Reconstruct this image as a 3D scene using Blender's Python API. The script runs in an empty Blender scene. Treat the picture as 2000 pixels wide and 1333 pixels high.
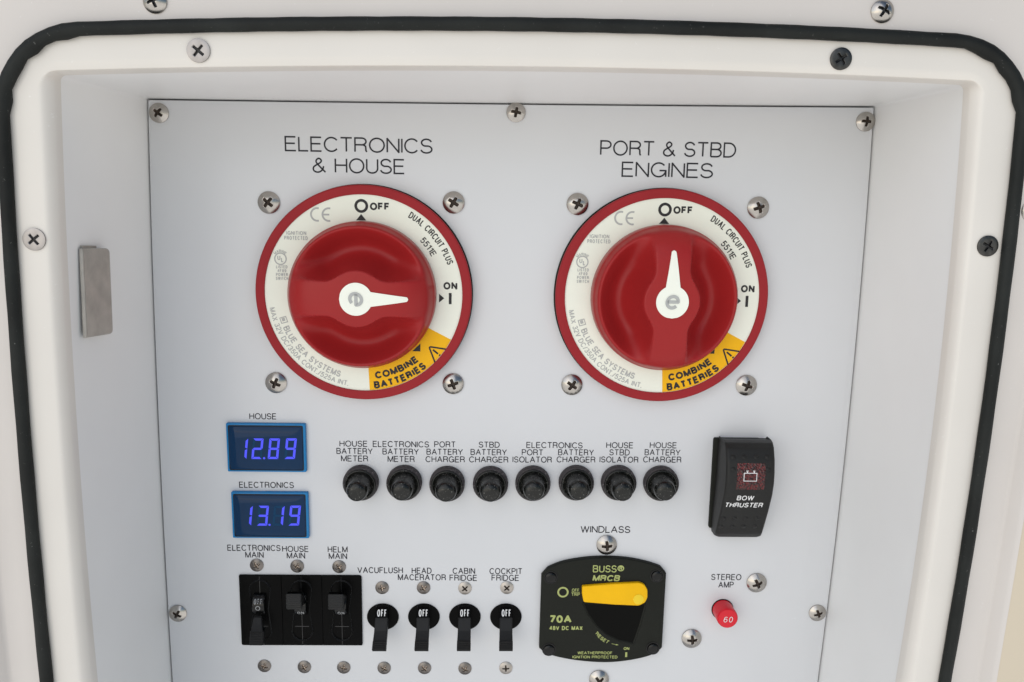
import bpy, bmesh, math, random
import numpy as np
from mathutils import Matrix, Vector

random.seed(7)
scene = bpy.context.scene
COL = scene.collection
MM = 0.001
ZOFF = 1200.0            # the panel hangs about 1.2 m above the cockpit sole (mm)

# ------------------------------------------------------------------ camera
FPX, PITCH, YAW, ROLL = 1522.8, 0.15978, 0.02414, 0.01609
CAMD, CAMX, CAMZ = 361.47, -1.384, 39.73
cp, sp, cy, sy = math.cos(PITCH), math.sin(PITCH), math.cos(YAW), math.sin(YAW)
FWD = Vector((sy * cp, cy * cp, -sp))
_R = Vector((cy, -sy, 0)); _U = _R.cross(FWD)
RGT = _R * math.cos(ROLL) + _U * math.sin(ROLL)
UPV = _U * math.cos(ROLL) - _R * math.sin(ROLL)
cam = bpy.data.cameras.new('camera')
cam.sensor_width = 36.0
cam.lens = FPX / 2000.0 * 36.0
cam.clip_start = 0.01; cam.clip_end = 100.0
cam_ob = bpy.data.objects.new('camera', cam); COL.objects.link(cam_ob)
cam_ob.matrix_world = Matrix(((RGT.x, UPV.x, -FWD.x, CAMX * MM), (RGT.y, UPV.y, -FWD.y, -CAMD * MM),
                              (RGT.z, UPV.z, -FWD.z, (CAMZ + ZOFF) * MM), (0, 0, 0, 1)))
scene.camera = cam_ob

# ------------------------------------------------------------------ light
SUN_FROM = Vector((-0.55, -1.0, 0.60))      # towards the light: left, out of the recess, a little above
SUN_EL = math.atan2(SUN_FROM.z, math.hypot(SUN_FROM.x, SUN_FROM.y)); SUN_ROT = math.atan2(SUN_FROM.x, SUN_FROM.y)
world = bpy.data.worlds.new('World'); scene.world = world; world.use_nodes = True
nt = world.node_tree; nt.nodes.clear()
wo = nt.nodes.new('ShaderNodeOutputWorld'); bg = nt.nodes.new('ShaderNodeBackground')
sky = nt.nodes.new('ShaderNodeTexSky'); sky.sky_type = 'NISHITA'; sky.sun_disc = False
sky.sun_elevation = SUN_EL; sky.sun_rotation = SUN_ROT; sky.dust_density = 0.5; sky.ozone_density = 1.0
tc = nt.nodes.new('ShaderNodeTexCoord'); sepx = nt.nodes.new('ShaderNodeSeparateXYZ')
ramp = nt.nodes.new('ShaderNodeMapRange'); ramp.inputs[1].default_value = -0.04; ramp.inputs[2].default_value = 0.03
mixw = nt.nodes.new('ShaderNodeMix'); mixw.data_type = 'RGBA'
mixw.inputs[6].default_value = (11.6, 11.5, 11.3, 1)          # sunlit white deck below the horizon
nt.links.new(tc.outputs['Generated'], sepx.inputs[0]); nt.links.new(sepx.outputs['Z'], ramp.inputs[0])
nt.links.new(ramp.outputs[0], mixw.inputs[0]); nt.links.new(sky.outputs[0], mixw.inputs[7])
nt.links.new(mixw.outputs[2], bg.inputs[0]); bg.inputs[1].default_value = 0.10
nt.links.new(bg.outputs[0], wo.inputs[0])
sun = bpy.data.lights.new('sun', 'SUN'); sun.energy = 1.0; sun.angle = math.radians(75); sun.color = (1, 0.975, 0.935)
sun_ob = bpy.data.objects.new('sun', sun); COL.objects.link(sun_ob)
sun_ob.rotation_euler = (-SUN_FROM).to_track_quat('-Z', 'Y').to_euler()
sun_ob.location = (0, -2, 3)
vs = scene.view_settings
vs.view_transform = 'Standard'; vs.look = 'None'; vs.exposure = 0.0; vs.gamma = 1.0
vs.use_curve_mapping = False

# ------------------------------------------------------------------ measuring helper
def on(u, v, h=0.0):
    """photo point (2000 px wide) -> (x, z) mm on the plane standing h mm in front of the panel"""
    d = FWD + RGT * ((u - 1000) / FPX) - UPV * ((v - 666.5) / FPX)
    t = (CAMD - h) / d.y
    return (CAMX + t * d.x, CAMZ + t * d.z)

# ------------------------------------------------------------------ materials
def new_mat(name):
    m = bpy.data.materials.new(name); m.use_nodes = True
    return m, m.node_tree, m.node_tree.nodes['Principled BSDF']

def noise_bump(nt, b, scale, dist, strength=0.3, detail=3.0, stretch=None):
    t = nt.nodes.new('ShaderNodeTexCoord'); n = nt.nodes.new('ShaderNodeTexNoise')
    n.inputs['Scale'].default_value = scale; n.inputs['Detail'].default_value = detail
    if stretch:
        mp = nt.nodes.new('ShaderNodeMapping'); mp.inputs['Scale'].default_value = stretch
        nt.links.new(t.outputs['Object'], mp.inputs[0]); nt.links.new(mp.outputs[0], n.inputs['Vector'])
    else:
        nt.links.new(t.outputs['Object'], n.inputs['Vector'])
    bp = nt.nodes.new('ShaderNodeBump'); bp.inputs['Strength'].default_value = strength
    bp.inputs['Distance'].default_value = dist
    nt.links.new(n.outputs['Fac'], bp.inputs['Height']); nt.links.new(bp.outputs[0], b.inputs['Normal'])
    return n

def mat(name, col, rough=0.4, metal=0.0, spec=0.5, coat=0.0, bump=None, vary=None, dust=None, scuff=False):
    m, nt, b = new_mat(name)
    b.inputs['Base Color'].default_value = (*col, 1); b.inputs['Roughness'].default_value = rough
    b.inputs['Metallic'].default_value = metal; b.inputs['Specular IOR Level'].default_value = spec
    b.inputs['Coat Weight'].default_value = coat; b.inputs['Coat Roughness'].default_value = 0.08
    if bump: noise_bump(nt, b, *bump)
    src = None
    if scuff:                                    # wiped and handled: the gloss is not even
        t = nt.nodes.new('ShaderNodeTexCoord'); n = nt.nodes.new('ShaderNodeTexNoise')
        n.inputs['Scale'].default_value = 26; n.inputs['Detail'].default_value = 6; n.inputs['Roughness'].default_value = 0.7
        nt.links.new(t.outputs['Object'], n.inputs['Vector'])
        r = nt.nodes.new('ShaderNodeMapRange'); r.inputs[1].default_value = 0.35; r.inputs[2].default_value = 0.7
        r.inputs[3].default_value = rough * 0.9; r.inputs[4].default_value = rough * 1.25
        nt.links.new(n.outputs['Fac'], r.inputs[0]); nt.links.new(r.outputs[0], b.inputs['Roughness'])
    if vary:                                     # slow mottling of the thing's own colour
        scale, amt = vary
        t = nt.nodes.new('ShaderNodeTexCoord'); n = nt.nodes.new('ShaderNodeTexNoise')
        n.inputs['Scale'].default_value = scale; n.inputs['Detail'].default_value = 5
        nt.links.new(t.outputs['Object'], n.inputs['Vector'])
        r = nt.nodes.new('ShaderNodeValToRGB')
        r.color_ramp.elements[0].position = 0.3; r.color_ramp.elements[1].position = 0.7
        r.color_ramp.elements[0].color = (*[c * (1 - amt) for c in col], 1)
        r.color_ramp.elements[1].color = (*[min(1, c * (1 + amt)) for c in col], 1)
        nt.links.new(n.outputs['Fac'], r.inputs[0]); nt.links.new(r.outputs[0], b.inputs['Base Color'])
        src = r.outputs[0]
    if dust:                                     # pale specks of dust and salt
        scale, thr, amount, dcol = dust
        t = nt.nodes.new('ShaderNodeTexCoord'); n = nt.nodes.new('ShaderNodeTexNoise')
        n.inputs['Scale'].default_value = scale; n.inputs['Detail'].default_value = 4; n.inputs['Roughness'].default_value = 0.75
        nt.links.new(t.outputs['Object'], n.inputs['Vector'])
        r = nt.nodes.new('ShaderNodeMapRange'); r.inputs[1].default_value = thr; r.inputs[2].default_value = thr + 0.09
        r.inputs[4].default_value = amount
        nt.links.new(n.outputs['Fac'], r.inputs[0])
        mx = nt.nodes.new('ShaderNodeMix'); mx.data_type = 'RGBA'
        mx.inputs[6].default_value = (*col, 1); mx.inputs[7].default_value = (*dcol, 1)
        if src: nt.links.new(src, mx.inputs[6])
        nt.links.new(r.outputs[0], mx.inputs[0]); nt.links.new(mx.outputs[2], b.inputs['Base Color'])
    return m

M = {}
M['panel'] = mat('white_acrylic', (0.615, 0.622, 0.637), 0.22, spec=0.35, bump=(9.0, 0.0004, 0.04), vary=(14, 0.014), dust=(520, 0.70, 0.16, (0.3, 0.29, 0.27)), scuff=True)
M['wall'] = mat('white_board', (0.81, 0.81, 0.80), 0.42, spec=0.3, bump=(60.0, 0.0003, 0.12), vary=(16, 0.02), dust=(420, 0.72, 0.15, (0.3, 0.29, 0.27)))
M['gelcoat'] = mat('cream_gelcoat', (0.69, 0.655, 0.605), 0.3, spec=0.4, bump=(35.0, 0.0006, 0.15, 4.0), vary=(18, 0.03),
                   dust=(520, 0.64, 0.55, (0.82, 0.80, 0.78)))
M['flange'] = mat('pinkish_gelcoat', (0.62, 0.58, 0.545), 0.35, spec=0.3, bump=(35.0, 0.0006, 0.15, 4.0), vary=(18, 0.03), dust=(420, 0.66, 0.35, (0.8, 0.78, 0.76)))
M['hull'] = mat('tan_gelcoat', (0.60, 0.52, 0.40), 0.4, vary=(9, 0.04))
M['rubber'] = mat('black_rubber', (0.011, 0.0125, 0.0115), 0.6, spec=0.22, bump=(300, 0.0006, 0.35), vary=(45, 0.4),
                  dust=(800, 0.66, 0.45, (0.35, 0.35, 0.33)))
M['boot'] = mat('dusty_rubber', (0.0045, 0.005, 0.004), 0.24, spec=0.38, bump=(600, 0.0003, 0.25), vary=(160, 0.4),
                dust=(1000, 0.60, 0.7, (0.3, 0.29, 0.27)))
M['collar'] = mat('dusty_collar', (0.047, 0.041, 0.043), 0.6, spec=0.25, bump=(900, 0.0003, 0.4), dust=(1000, 0.59, 0.55, (0.4, 0.38, 0.38)))
M['steel'] = mat('stainless_steel', (0.44, 0.415, 0.385), 0.25, 1.0, bump=(500, 0.0002, 0.12), vary=(300, 0.1))
M['latch'] = mat('worn_steel', (0.50, 0.475, 0.435), 0.7, 0.85, bump=(260, 0.0004, 0.4, 4.0, (6, 6, 0.5)), vary=(150, 0.12))
M['flat_steel'] = mat('brushed_steel', (0.40, 0.37, 0.34), 0.40, 1.0, bump=(700, 0.0002, 0.2), vary=(300, 0.12))
M['slot_metal'] = mat('scratched_slot', (0.30, 0.25, 0.21), 0.35, 1.0, vary=(1100, 0.95))
M['flat_screw'] = mat('dull_flat_steel', (0.36, 0.34, 0.33), 0.45, 1.0, bump=(700, 0.0002, 0.2), vary=(300, 0.12))
M['dull_steel'] = mat('dull_nickel', (0.17, 0.155, 0.145), 0.33, 1.0, bump=(500, 0.0003, 0.2), vary=(300, 0.2))
M['black_screw'] = mat('blackened_steel', (0.075, 0.073, 0.07), 0.36, 1.0, bump=(600, 0.0003, 0.3), vary=(400, 0.3))
M['grime'] = mat('dark_grime', (0.035, 0.022, 0.014), 0.55, 0.3, vary=(900, 0.6))
M['grime_black'] = mat('black_grime', (0.012, 0.012, 0.013), 0.4, 0.3, vary=(900, 0.5))
M['red_ring'] = mat('red_bezel_plastic', (0.30, 0.022, 0.027), 0.5, spec=0.13, bump=(900, 0.0002, 0.15), vary=(60, 0.04))
M['red_knob'] = mat('red_knob_plastic', (0.315, 0.017, 0.018), 0.33, spec=0.2, bump=(900, 0.0002, 0.1), vary=(60, 0.03))
M['cream'] = mat('pale_label_plastic', (0.80, 0.82, 0.72), 0.35, spec=0.4, vary=(60, 0.012))
M['pointer'] = mat('pale_pointer_plastic', (0.84, 0.86, 0.77), 0.3, spec=0.4)
M['yellow_patch'] = mat('yellow_print', (0.84, 0.45, 0.01), 0.45, spec=0.15, vary=(80, 0.03))
M['ink'] = mat('black_ink', (0.022, 0.02, 0.022), 0.5, spec=0.3)
M['legend'] = mat('engraved_black', (0.025, 0.024, 0.03), 0.5, spec=0.2)
M['grey_ink'] = mat('grey_ink', (0.42, 0.43, 0.42), 0.5, spec=0.3)
M['blk'] = mat('black_breaker_plastic', (0.002, 0.002, 0.002), 0.35, spec=0.06, bump=(400, 0.0002, 0.1))
M['rim_sheen'] = mat('painted_edge_sheen', (0.03, 0.03, 0.03), 0.25, spec=0.6)  # black plastic; rim and seam highlights put into a paler base colour
M['blk_lever'] = mat('black_lever_plastic', (0.012, 0.012, 0.012), 0.45, spec=0.25, bump=(900, 0.0002, 0.2), dust=(1500, 0.7, 0.3, (0.3, 0.3, 0.28)))
M['blk_sheen'] = mat('glossy_black_plastic', (0.003, 0.003, 0.003), 0.2, spec=0.3)
M['blk_matte'] = mat('matte_black_plastic', (0.0125, 0.0135, 0.0105), 0.5, spec=0.13, bump=(900, 0.0002, 0.25), dust=(1100, 0.72, 0.25, (0.3, 0.3, 0.27)))
M['window'] = mat('smoked_window', (0.005, 0.005, 0.0045), 0.55, spec=0.05, dust=(1100, 0.7, 0.2, (0.3, 0.3, 0.27)))
M['rocker'] = mat('black_rocker_plastic', (0.016, 0.016, 0.0155), 0.45, spec=0.22, bump=(1200, 0.0002, 0.25))
M['lime'] = mat('olive_green_print', (0.36, 0.40, 0.13), 0.5)
M['white_ink'] = mat('white_print', (0.75, 0.75, 0.75), 0.5)
M['grey_white'] = mat('worn_white_print', (0.27, 0.275, 0.28), 0.5)
M['lever_y'] = mat('yellow_lever_plastic', (0.83, 0.46, 0.004), 0.4, spec=0.15, vary=(70, 0.05))
M['pivot_y'] = mat('bright_yellow_pivot', (0.80, 0.56, 0.005), 0.35)
M['red_button'] = mat('glossy_red_button', (0.62, 0.012, 0.026), 0.25, spec=0.3)
M['blue_bezel'] = mat('blue_translucent_plastic', (0.006, 0.19, 0.46), 0.22, spec=0.3)
M['display'] = mat('dark_blue_lens', (0.003, 0.027, 0.078), 0.06, spec=0.17)
M['seg_off'] = mat('unlit_segment', (0.006, 0.045, 0.11), 0.1, spec=0.1)
M['void'] = mat('dark_void', (0.01, 0.01, 0.01), 0.8)
def emis(name, col, s):
    m, nt, b = new_mat(name)
    b.inputs['Base Color'].default_value = (0.01, 0.01, 0.05, 1)
    b.inputs['Emission Color'].default_value = (*col, 1); b.inputs['Emission Strength'].default_value = s
    return m
M['led'] = emis('lit_blue_segment', (0.06, 0.075, 1.0), 1.0)
def red_lens():
    m, nt, b = new_mat('red_pebbled_lens')
    t = nt.nodes.new('ShaderNodeTexCoord'); v = nt.nodes.new('ShaderNodeTexVoronoi'); v.inputs['Scale'].default_value = 900
    nt.links.new(t.outputs['Object'], v.inputs['Vector'])
    r = nt.nodes.new('ShaderNodeValToRGB')
    r.color_ramp.elements[0].color = (0.16, 0.006, 0.008, 1); r.color_ramp.elements[1].color = (0.02, 0.003, 0.003, 1)
    r.color_ramp.elements[1].position = 0.7
    nt.links.new(v.outputs['Distance'], r.inputs[0]); nt.links.new(r.outputs[0], b.inputs['Base Color'])
    bp = nt.nodes.new('ShaderNodeBump'); bp.inputs['Distance'].default_value = 0.0006; bp.inputs['Strength'].default_value = 0.8
    nt.links.new(v.outputs['Distance'], bp.inputs['Height']); nt.links.new(bp.outputs[0], b.inputs['Normal'])
    b.inputs['Roughness'].default_value = 0.15
    return m
M['red_lens'] = red_lens()

# ------------------------------------------------------------------ mesh helpers (all sizes in mm)
class MB:
    def __init__(self): self.v = []; self.f = []; self.m = []
    def add(self, vs, fs, mi=0):
        o = len(self.v); self.v += [tuple(p) for p in vs]
        self.f += [tuple(o + i for i in f) for f in fs]; self.m += [mi] * len(fs)
    def box(self, x0, x1, y0, y1, z0, z1, mi=0):
        vs = [(x, y, z) for z in (z0, z1) for y in (y0, y1) for x in (x0, x1)]
        self.add(vs, [(0, 2, 3, 1), (4, 5, 7, 6), (0, 1, 5, 4), (2, 6, 7, 3), (0, 4, 6, 2), (1, 3, 7, 5)], mi)
    def loft(self, rings, closed=True, cap0=False, cap1=False, mi=0):
        n = len(rings[0]); vs = [p for r in rings for p in r]; fs = []
        for i in range(len(rings) - 1):
            for j in range(n if closed else n - 1):
                k = (j + 1) % n
                fs.append((i * n + j, i * n + k, (i + 1) * n + k, (i + 1) * n + j))
        if cap0: fs.append(tuple(range(n - 1, -1, -1)))
        if cap1: fs.append(tuple((len(rings) - 1) * n + j for j in range(n)))
        self.add(vs, fs, mi)
    def lathe(self, prof, cx=0, cy=0, n=64, mi=0, cap=True):
        rings = [[(cx + r * math.cos(2 * math.pi * k / n), cy + r * math.sin(2 * math.pi * k / n), z) for k in range(n)] for r, z in prof]
        self.loft(rings, True, False, cap, mi)
    def prism(self, outline, z0, z1, bev=0.5, mi=0, steps=3):
        rings = [[(x, y, z0) for x, y in outline]]
        for k in range(steps + 1):
            a = math.pi / 2 * k / steps
            rings.append([(x, y, z1 - bev + bev * math.sin(a)) for x, y in inset(outline, bev * (1 - math.cos(a)))])
        self.loft(rings, True, False, True, mi)
    def build(self, name, mats, parent=None, sharp=32, smooth=True):
        me = bpy.data.meshes.new(name)
        me.from_pydata([(x * MM, y * MM, z * MM) for x, y, z in self.v], [], self.f)
        bm = bmesh.new(); bm.from_mesh(me); bmesh.ops.recalc_face_normals(bm, faces=bm.faces) if getattr(self, 'recalc', True) else None
        bm.to_mesh(me); bm.free()
        mats = mats if isinstance(mats, (list, tuple)) else [mats]
        for m in mats: me.materials.append(M[m])
        if len(mats) > 1:
            for p, i in zip(me.polygons, self.m): p.material_index = i
        if smooth:
            for p in me.polygons: p.use_smooth = True
            me.set_sharp_from_angle(angle=math.radians(sharp))
        o = bpy.data.objects.new(name, me); COL.objects.link(o)
        if parent: o.parent = parent
        return o

def area(p): return 0.5 * sum(p[i][0] * p[(i + 1) % len(p)][1] - p[(i + 1) % len(p)][0] * p[i][1] for i in range(len(p)))
def inset(p, d):
    if d == 0: return list(p)
    s = 1 if area(p) > 0 else -1; n = len(p); out = []
    for i in range(n):
        a, b, c = p[i - 1], p[i], p[(i + 1) % n]
        def nrm(q, r):
            dx, dy = r[0] - q[0], r[1] - q[1]; l = math.hypot(dx, dy) or 1
            return (-dy / l * s, dx / l * s)
        n1, n2 = nrm(a, b), nrm(b, c); mx, my = n1[0] + n2[0], n1[1] + n2[1]
        q = max(0.35, (mx * mx + my * my) / 2)
        out.append((b[0] + mx / q * d, b[1] + my / q * d))
    return out
def rounded(p, r, n=6):
    """polygon with rounded corners; r one radius or one for each corner"""
    out = []
    for i in range(len(p)):
        a, b, c = Vector(p[i - 1]), Vector(p[i]), Vector(p[(i + 1) % len(p)])
        rr = r[i] if isinstance(r, (list, tuple)) else r
        if rr <= 0: out.append(tuple(b)); continue
        d1, d2 = (a - b), (c - b)
        p1 = b + d1.normalized() * min(rr, d1.length * 0.48); p2 = b + d2.normalized() * min(rr, d2.length * 0.48)
        for k in range(n + 1):
            t = k / n; w = 0.62
            q0, q1 = p1.lerp(b, w), p2.lerp(b, w)
            q = p1 * (1 - t) ** 3 + q0 * 3 * t * (1 - t) ** 2 + q1 * 3 * t * t * (1 - t) + p2 * t ** 3
            out.append((q.x, q.y))
    return out
def rect(x0, x1, y0, y1): return [(x0, y0), (x1, y0), (x1, y1), (x0, y1)]
def circle(cx, cy, r, n=48): return [(cx + r * math.cos(2 * math.pi * k / n), cy + r * math.sin(2 * math.pi * k / n)) for k in range(n)]
def smooth01(t): t = max(0.0, min(1.0, t)); return t * t * (3 - 2 * t)

def tag(o, label=None, cat=None, group=None, kind=None):
    if label: o['label'] = label
    if cat: o['category'] = cat
    if group: o['group'] = group
    if kind: o['kind'] = kind
    return o
def thing(name, u, v, h, label, cat, group=None):
    """an Empty on the surface h mm in front of the panel; its +Z points out of the panel, +Y up"""
    o = bpy.data.objects.new(name, None); COL.objects.link(o)
    x, z = on(u, v, h)
    o.location = (x * MM, -h * MM, (z + ZOFF) * MM); o.rotation_euler = (math.pi / 2, 0, 0)
    o.empty_display_size = 0.01
    tag(o, label, cat, group)
    o['ox'] = x; o['oz'] = z; o['oh'] = h
    return o
def loc(o, u, v, h):                 # photo point at height h above the panel -> the thing's own x, y
    x, z = on(u, v, h); return (x - o['ox'], z - o['oz'])
def copy_tree(o, parent=None):
    c = o.copy(); COL.objects.link(c); c.parent = parent
    for ch in list(o.children): copy_tree(ch, c)
    return c

# ------------------------------------------------------------------ lettering: single-stroke sans drawn as ribbons
def arc(cx, cy, rx, ry, a0, a1, n=14):
    return [(cx + rx * math.cos(math.radians(a0 + (a1 - a0) * k / n)), cy + ry * math.sin(math.radians(a0 + (a1 - a0) * k / n))) for k in range(n + 1)]
def cat_rom(p, n=5):
    out = []
    for i in range(len(p) - 1):
        a, b, c, d = p[max(i - 1, 0)], p[i], p[i + 1], p[min(i + 2, len(p) - 1)]
        for k in range(n):
            t = k / n
            out.append(tuple(0.5 * (2 * b[j] + (c[j] - a[j]) * t + (2 * a[j] - 5 * b[j] + 4 * c[j] - d[j]) * t * t + (3 * b[j] - a[j] - 3 * c[j] + d[j]) * t ** 3) for j in (0, 1)))
    return out + [p[-1]]
G = {
 'A': (.74, [[(0, 0), (.37, 1), (.74, 0)], [(.13, .35), (.61, .35)]]),
 'B': (.62, [[(0, 0), (0, 1), (.36, 1)] + arc(.36, .765, .22, .235, 90, -90) + [(0, .53)], [(.36, .53)] + arc(.36, .265, .26, .265, 90, -90) + [(0, 0)]]),
 'C': (.72, [arc(.38, .5, .38, .5, 38, 322, 28)]),
 'D': (.68, [[(0, 0), (0, 1), (.27, 1)] + arc(.27, .5, .41, .5, 90, -90, 20) + [(0, 0)]]),
 'E': (.57, [[(.56, 1), (0, 1), (0, 0), (.57, 0)], [(0, .53), (.52, .53)]]),
 'F': (.54, [[(.54, 1), (0, 1), (0, 0)], [(0, .52), (.47, .52)]]),
 'G': (.76, [arc(.38, .5, .38, .5, 40, 345, 28) + [(.76, .45), (.42, .45)], [(.76, .45), (.76, 0)]]),
 'H': (.64, [[(0, 0), (0, 1)], [(.64, 0), (.64, 1)], [(0, .53), (.64, .53)]]),
 'I': (.0, [[(0, 0), (0, 1)]]),
 'K': (.63, [[(0, 0), (0, 1)], [(.6, 1), (0, .38)], [(.22, .6), (.63, 0)]]),
 'L': (.5, [[(0, 1), (0, 0), (.5, 0)]]),
 'M': (.78, [[(0, 0), (0, 1), (.39, .02), (.78, 1), (.78, 0)]]),
 'N': (.64, [[(0, 0), (0, 1), (.64, 0), (.64, 1)]]),
 'O': (.8, [arc(.4, .5, .4, .5, 90, 450, 36)]),
 'P': (.6, [[(0, 0), (0, 1), (.34, 1)] + arc(.34, .74, .26, .26, 90, -90) + [(0, .48)]]),
 'R': (.64, [[(0, 0), (0, 1), (.37, 1)] + arc(.37, .755, .24, .245, 90, -90) + [(0, .51)], [(.37, .51)] + arc(.37, .35, .22, .16, 90, 0, 6) + [(.6, .1), (.65, 0)]]),
 'S': (.6, [arc(.3, .745, .27, .255, 12, 250, 18) + arc(.3, .26, .3, .26, 68, -172, 18)]),
 'T': (.62, [[(0, 1), (.62, 1)], [(.31, 1), (.31, 0)]]),
 'U': (.62, [[(0, 1), (0, .32)] + arc(.31, .32, .31, .32, 180, 360, 16) + [(.62, 1)]]),
 'V': (.7, [[(0, 1), (.35, 0), (.7, 1)]]),
 'W': (1.0, [[(0, 1), (.25, 0), (.5, 1), (.75, 0), (1, 1)]]),
 'X': (.66, [[(0, 0), (.66, 1)], [(0, 1), (.66, 0)]]),
 'Y': (.7, [[(0, 1), (.35, .42), (.7, 1)], [(.35, .42), (.35, 0)]]),
 '0': (.54, [arc(.27, .5, .27, .5, 90, 450, 28)]),
 '1': (.3, [[(0, .78), (.28, 1), (.28, 0)]]),
 '2': (.54, [arc(.27, .71, .27, .29, 170, -30, 14) + [(.05, .12), (0, 0), (.55, 0)]]),
 '3': (.54, [arc(.26, .75, .24, .25, 160, -90, 14) + arc(.26, .25, .28, .25, 90, -165, 14)]),
 '4': (.56, [[(.42, 0), (.42, 1), (0, .28), (.56, .28)]]),
 '5': (.54, [[(.5, 1), (.1, 1), (.04, .5)] + arc(.26, .32, .28, .32, 135, -160, 16)]),
 '6': (.54, [arc(.27, .31, .27, .31, 90, 450, 20), [(.0, .31), (.02, .6)] + arc(.29, .68, .26, .32, 165, 35, 10)]),
 '7': (.52, [[(0, 1), (.52, 1), (.16, 0)]]),
 '8': (.54, [arc(.27, .76, .23, .24, 90, 450, 20), arc(.27, .26, .27, .26, 90, 450, 20)]),
 '9': (.54, [arc(.27, .69, .27, .31, 90, 450, 20), [(.54, .69), (.52, .4)] + arc(.25, .32, .26, .32, -15, -145, 10)]),
 '&': (.70, [cat_rom([(.70, 0), (.42, .36), (.2, .68), (.19, .87), (.33, 1), (.47, .87), (.42, .7), (.2, .53), (.03, .36), (.03, .13), (.2, 0), (.38, .03), (.54, .2), (.6, .44)])]),
 '/': (.34, [[(0, -.02), (.34, 1.02)]]),
 '.': (.0, [[(0, -.07), (0, .09)]]),
 ' ': (.22, []),
 'e': (.8, [[(.02, .52), (.78, .52)] + arc(.4, .5, .4, .5, 5, 318, 26)]),
 '>': (1.1, [[(0, .4), (1.0, .4)], [(.72, .62), (1.05, .4), (.72, .18)]]),
}
G['®'] = (.8, [arc(.4, .6, .4, .4, 90, 450, 28), [(.25, .38), (.25, .84), (.42, .84)] + arc(.42, .725, .13, .115, 90, -90, 8) + [(.25, .61)], [(.42, .61), (.56, .38)]])

def ribbon(mb, pts, w, z, fn, mi=0):
    pts = [p for i, p in enumerate(pts) if i == 0 or math.dist(p, pts[i - 1]) > 1e-5]
    closed = len(pts) > 3 and math.dist(pts[0], pts[-1]) < 1e-4
    if closed: pts = pts[:-1]
    n = len(pts)
    if n < 2: return
    for i in range(1, n - 1):                # an acute corner is drawn as two crossing strokes
        a, b, c = pts[i - 1], pts[i], pts[i + 1]
        d1 = (b[0] - a[0], b[1] - a[1]); d2 = (c[0] - b[0], c[1] - b[1]); l1 = math.hypot(*d1); l2 = math.hypot(*d2)
        if (d1[0] * d2[0] + d1[1] * d2[1]) / (l1 * l2) < -0.2 and not closed:
            e = w * 0.30
            ribbon(mb, pts[:i] + [(b[0] + d1[0] / l1 * e, b[1] + d1[1] / l1 * e)], w, z, fn, mi)
            ribbon(mb, [(b[0] - d2[0] / l2 * e, b[1] - d2[1] / l2 * e)] + pts[i + 1:], w, z + 0.003, fn, mi)
            return
    L, R = [], []
    for i in range(n):
        a = pts[i - 1] if (i > 0 or closed) else None
        c = pts[(i + 1) % n] if (i < n - 1 or closed) else None
        b = pts[i]
        def nn(p, q):
            dx, dy = q[0] - p[0], q[1] - p[1]; l = math.hypot(dx, dy); return (-dy / l, dx / l)
        if a is None: m = nn(b, c); k = 1
        elif c is None: m = nn(a, b); k = 1
        else:
            n1, n2 = nn(a, b), nn(b, c); m = (n1[0] + n2[0], n1[1] + n2[1]); l2 = (m[0] ** 2 + m[1] ** 2) / 2
            k = 1 / max(l2, 0.42)
        L.append((b[0] + m[0] * k * w / 2, b[1] + m[1] * k * w / 2)); R.append((b[0] - m[0] * k * w / 2, b[1] - m[1] * k * w / 2))
    vs = []
    for p in L + R:
        q = fn(*p); vs.append((q[0], q[1], z + (q[2] if len(q) > 2 else 0)))
    fs = [(i + n, (i + 1) % n + n, (i + 1) % n, i) for i in range(n if closed else n - 1)]
    mb.add(vs, fs, mi)

def layout(s, sw, track, xs=1.0):
    """strokes of a string, cap height 1, starting at x=0; returns strokes and width"""
    x = 0.0; out = []
    for ch in s:
        w, st = G[ch]
        w2 = w * xs
        for p in st:
            out.append([(x + sw / 2 + px * xs, sw / 2 + py * (1 - sw)) for px, py in p])
        x += w2 + sw + track
    return out, x - track
def text(mb, s, cx, cy, width, cap, sw=0.1, track=0.10, z=0.0, slant=0.0, fn=None, mi=0):
    """flat text centred on (cx, cy), exactly width wide"""
    fn = fn or (lambda a, b: (a, b))
    st, w0 = layout(s, sw, track)
    xs = 1.0
    for _ in range(4):                        # fit by letter width, stroke kept
        fixed = (sw + track) * len(s) - track; glyph = (w0 - fixed)
        xs = max(0.3, xs * (width / cap - fixed) / max(glyph, 1e-3)); st, w0 = layout(s, sw, track, xs)
        if abs(w0 * cap - width) < 0.02 * cap: break
    k = 0
    for p in st:
        q = [(cx - w0 * cap / 2 + a * cap + slant * (b - .5) * cap, cy - cap / 2 + b * cap) for a, b in p]
        ribbon(mb, q, sw * cap, z + k * 0.004, fn, mi); k = (k + 1) % 12
def arc_text(mb, s, r, a0, a1, cap, sw, z, inward=False, track=0.10, slant=0.0, mi=0):
    """text between clock angles a0..a1 (degrees, clockwise from the top) at mid-height radius r"""
    wid = math.radians(abs(a1 - a0)) * r; am = (a0 + a1) / 2
    def fn(x, y):
        if not inward:
            a = math.radians(am) + x / r; rr = r + y
        else:
            a = math.radians(am) - x / r; rr = r - y
        return (rr * math.sin(a), rr * math.cos(a))
    text(mb, s, 0, 0, wid, cap, sw, track, z, slant, fn, mi)
def ptext(mb, o, s, u0, u1, v, cap_px, h, sw=0.1, z=None, slant=0.0, mi=0, track=0.10):
    """text placed on thing o between photo columns u0..u1, centred on row v, at height h above the panel"""
    x0, y0 = loc(o, u0, v, h); x1, y1 = loc(o, u1, v, h)
    um = (u0 + u1) / 2
    ya = loc(o, um, v - cap_px / 2, h)[1]; yb = loc(o, um, v + cap_px / 2, h)[1]
    text(mb, s, (x0 + x1) / 2, (ya + yb) / 2, x1 - x0, ya - yb, sw, track, (h - o['oh']) if z is None else z, slant, None, mi)

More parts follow.
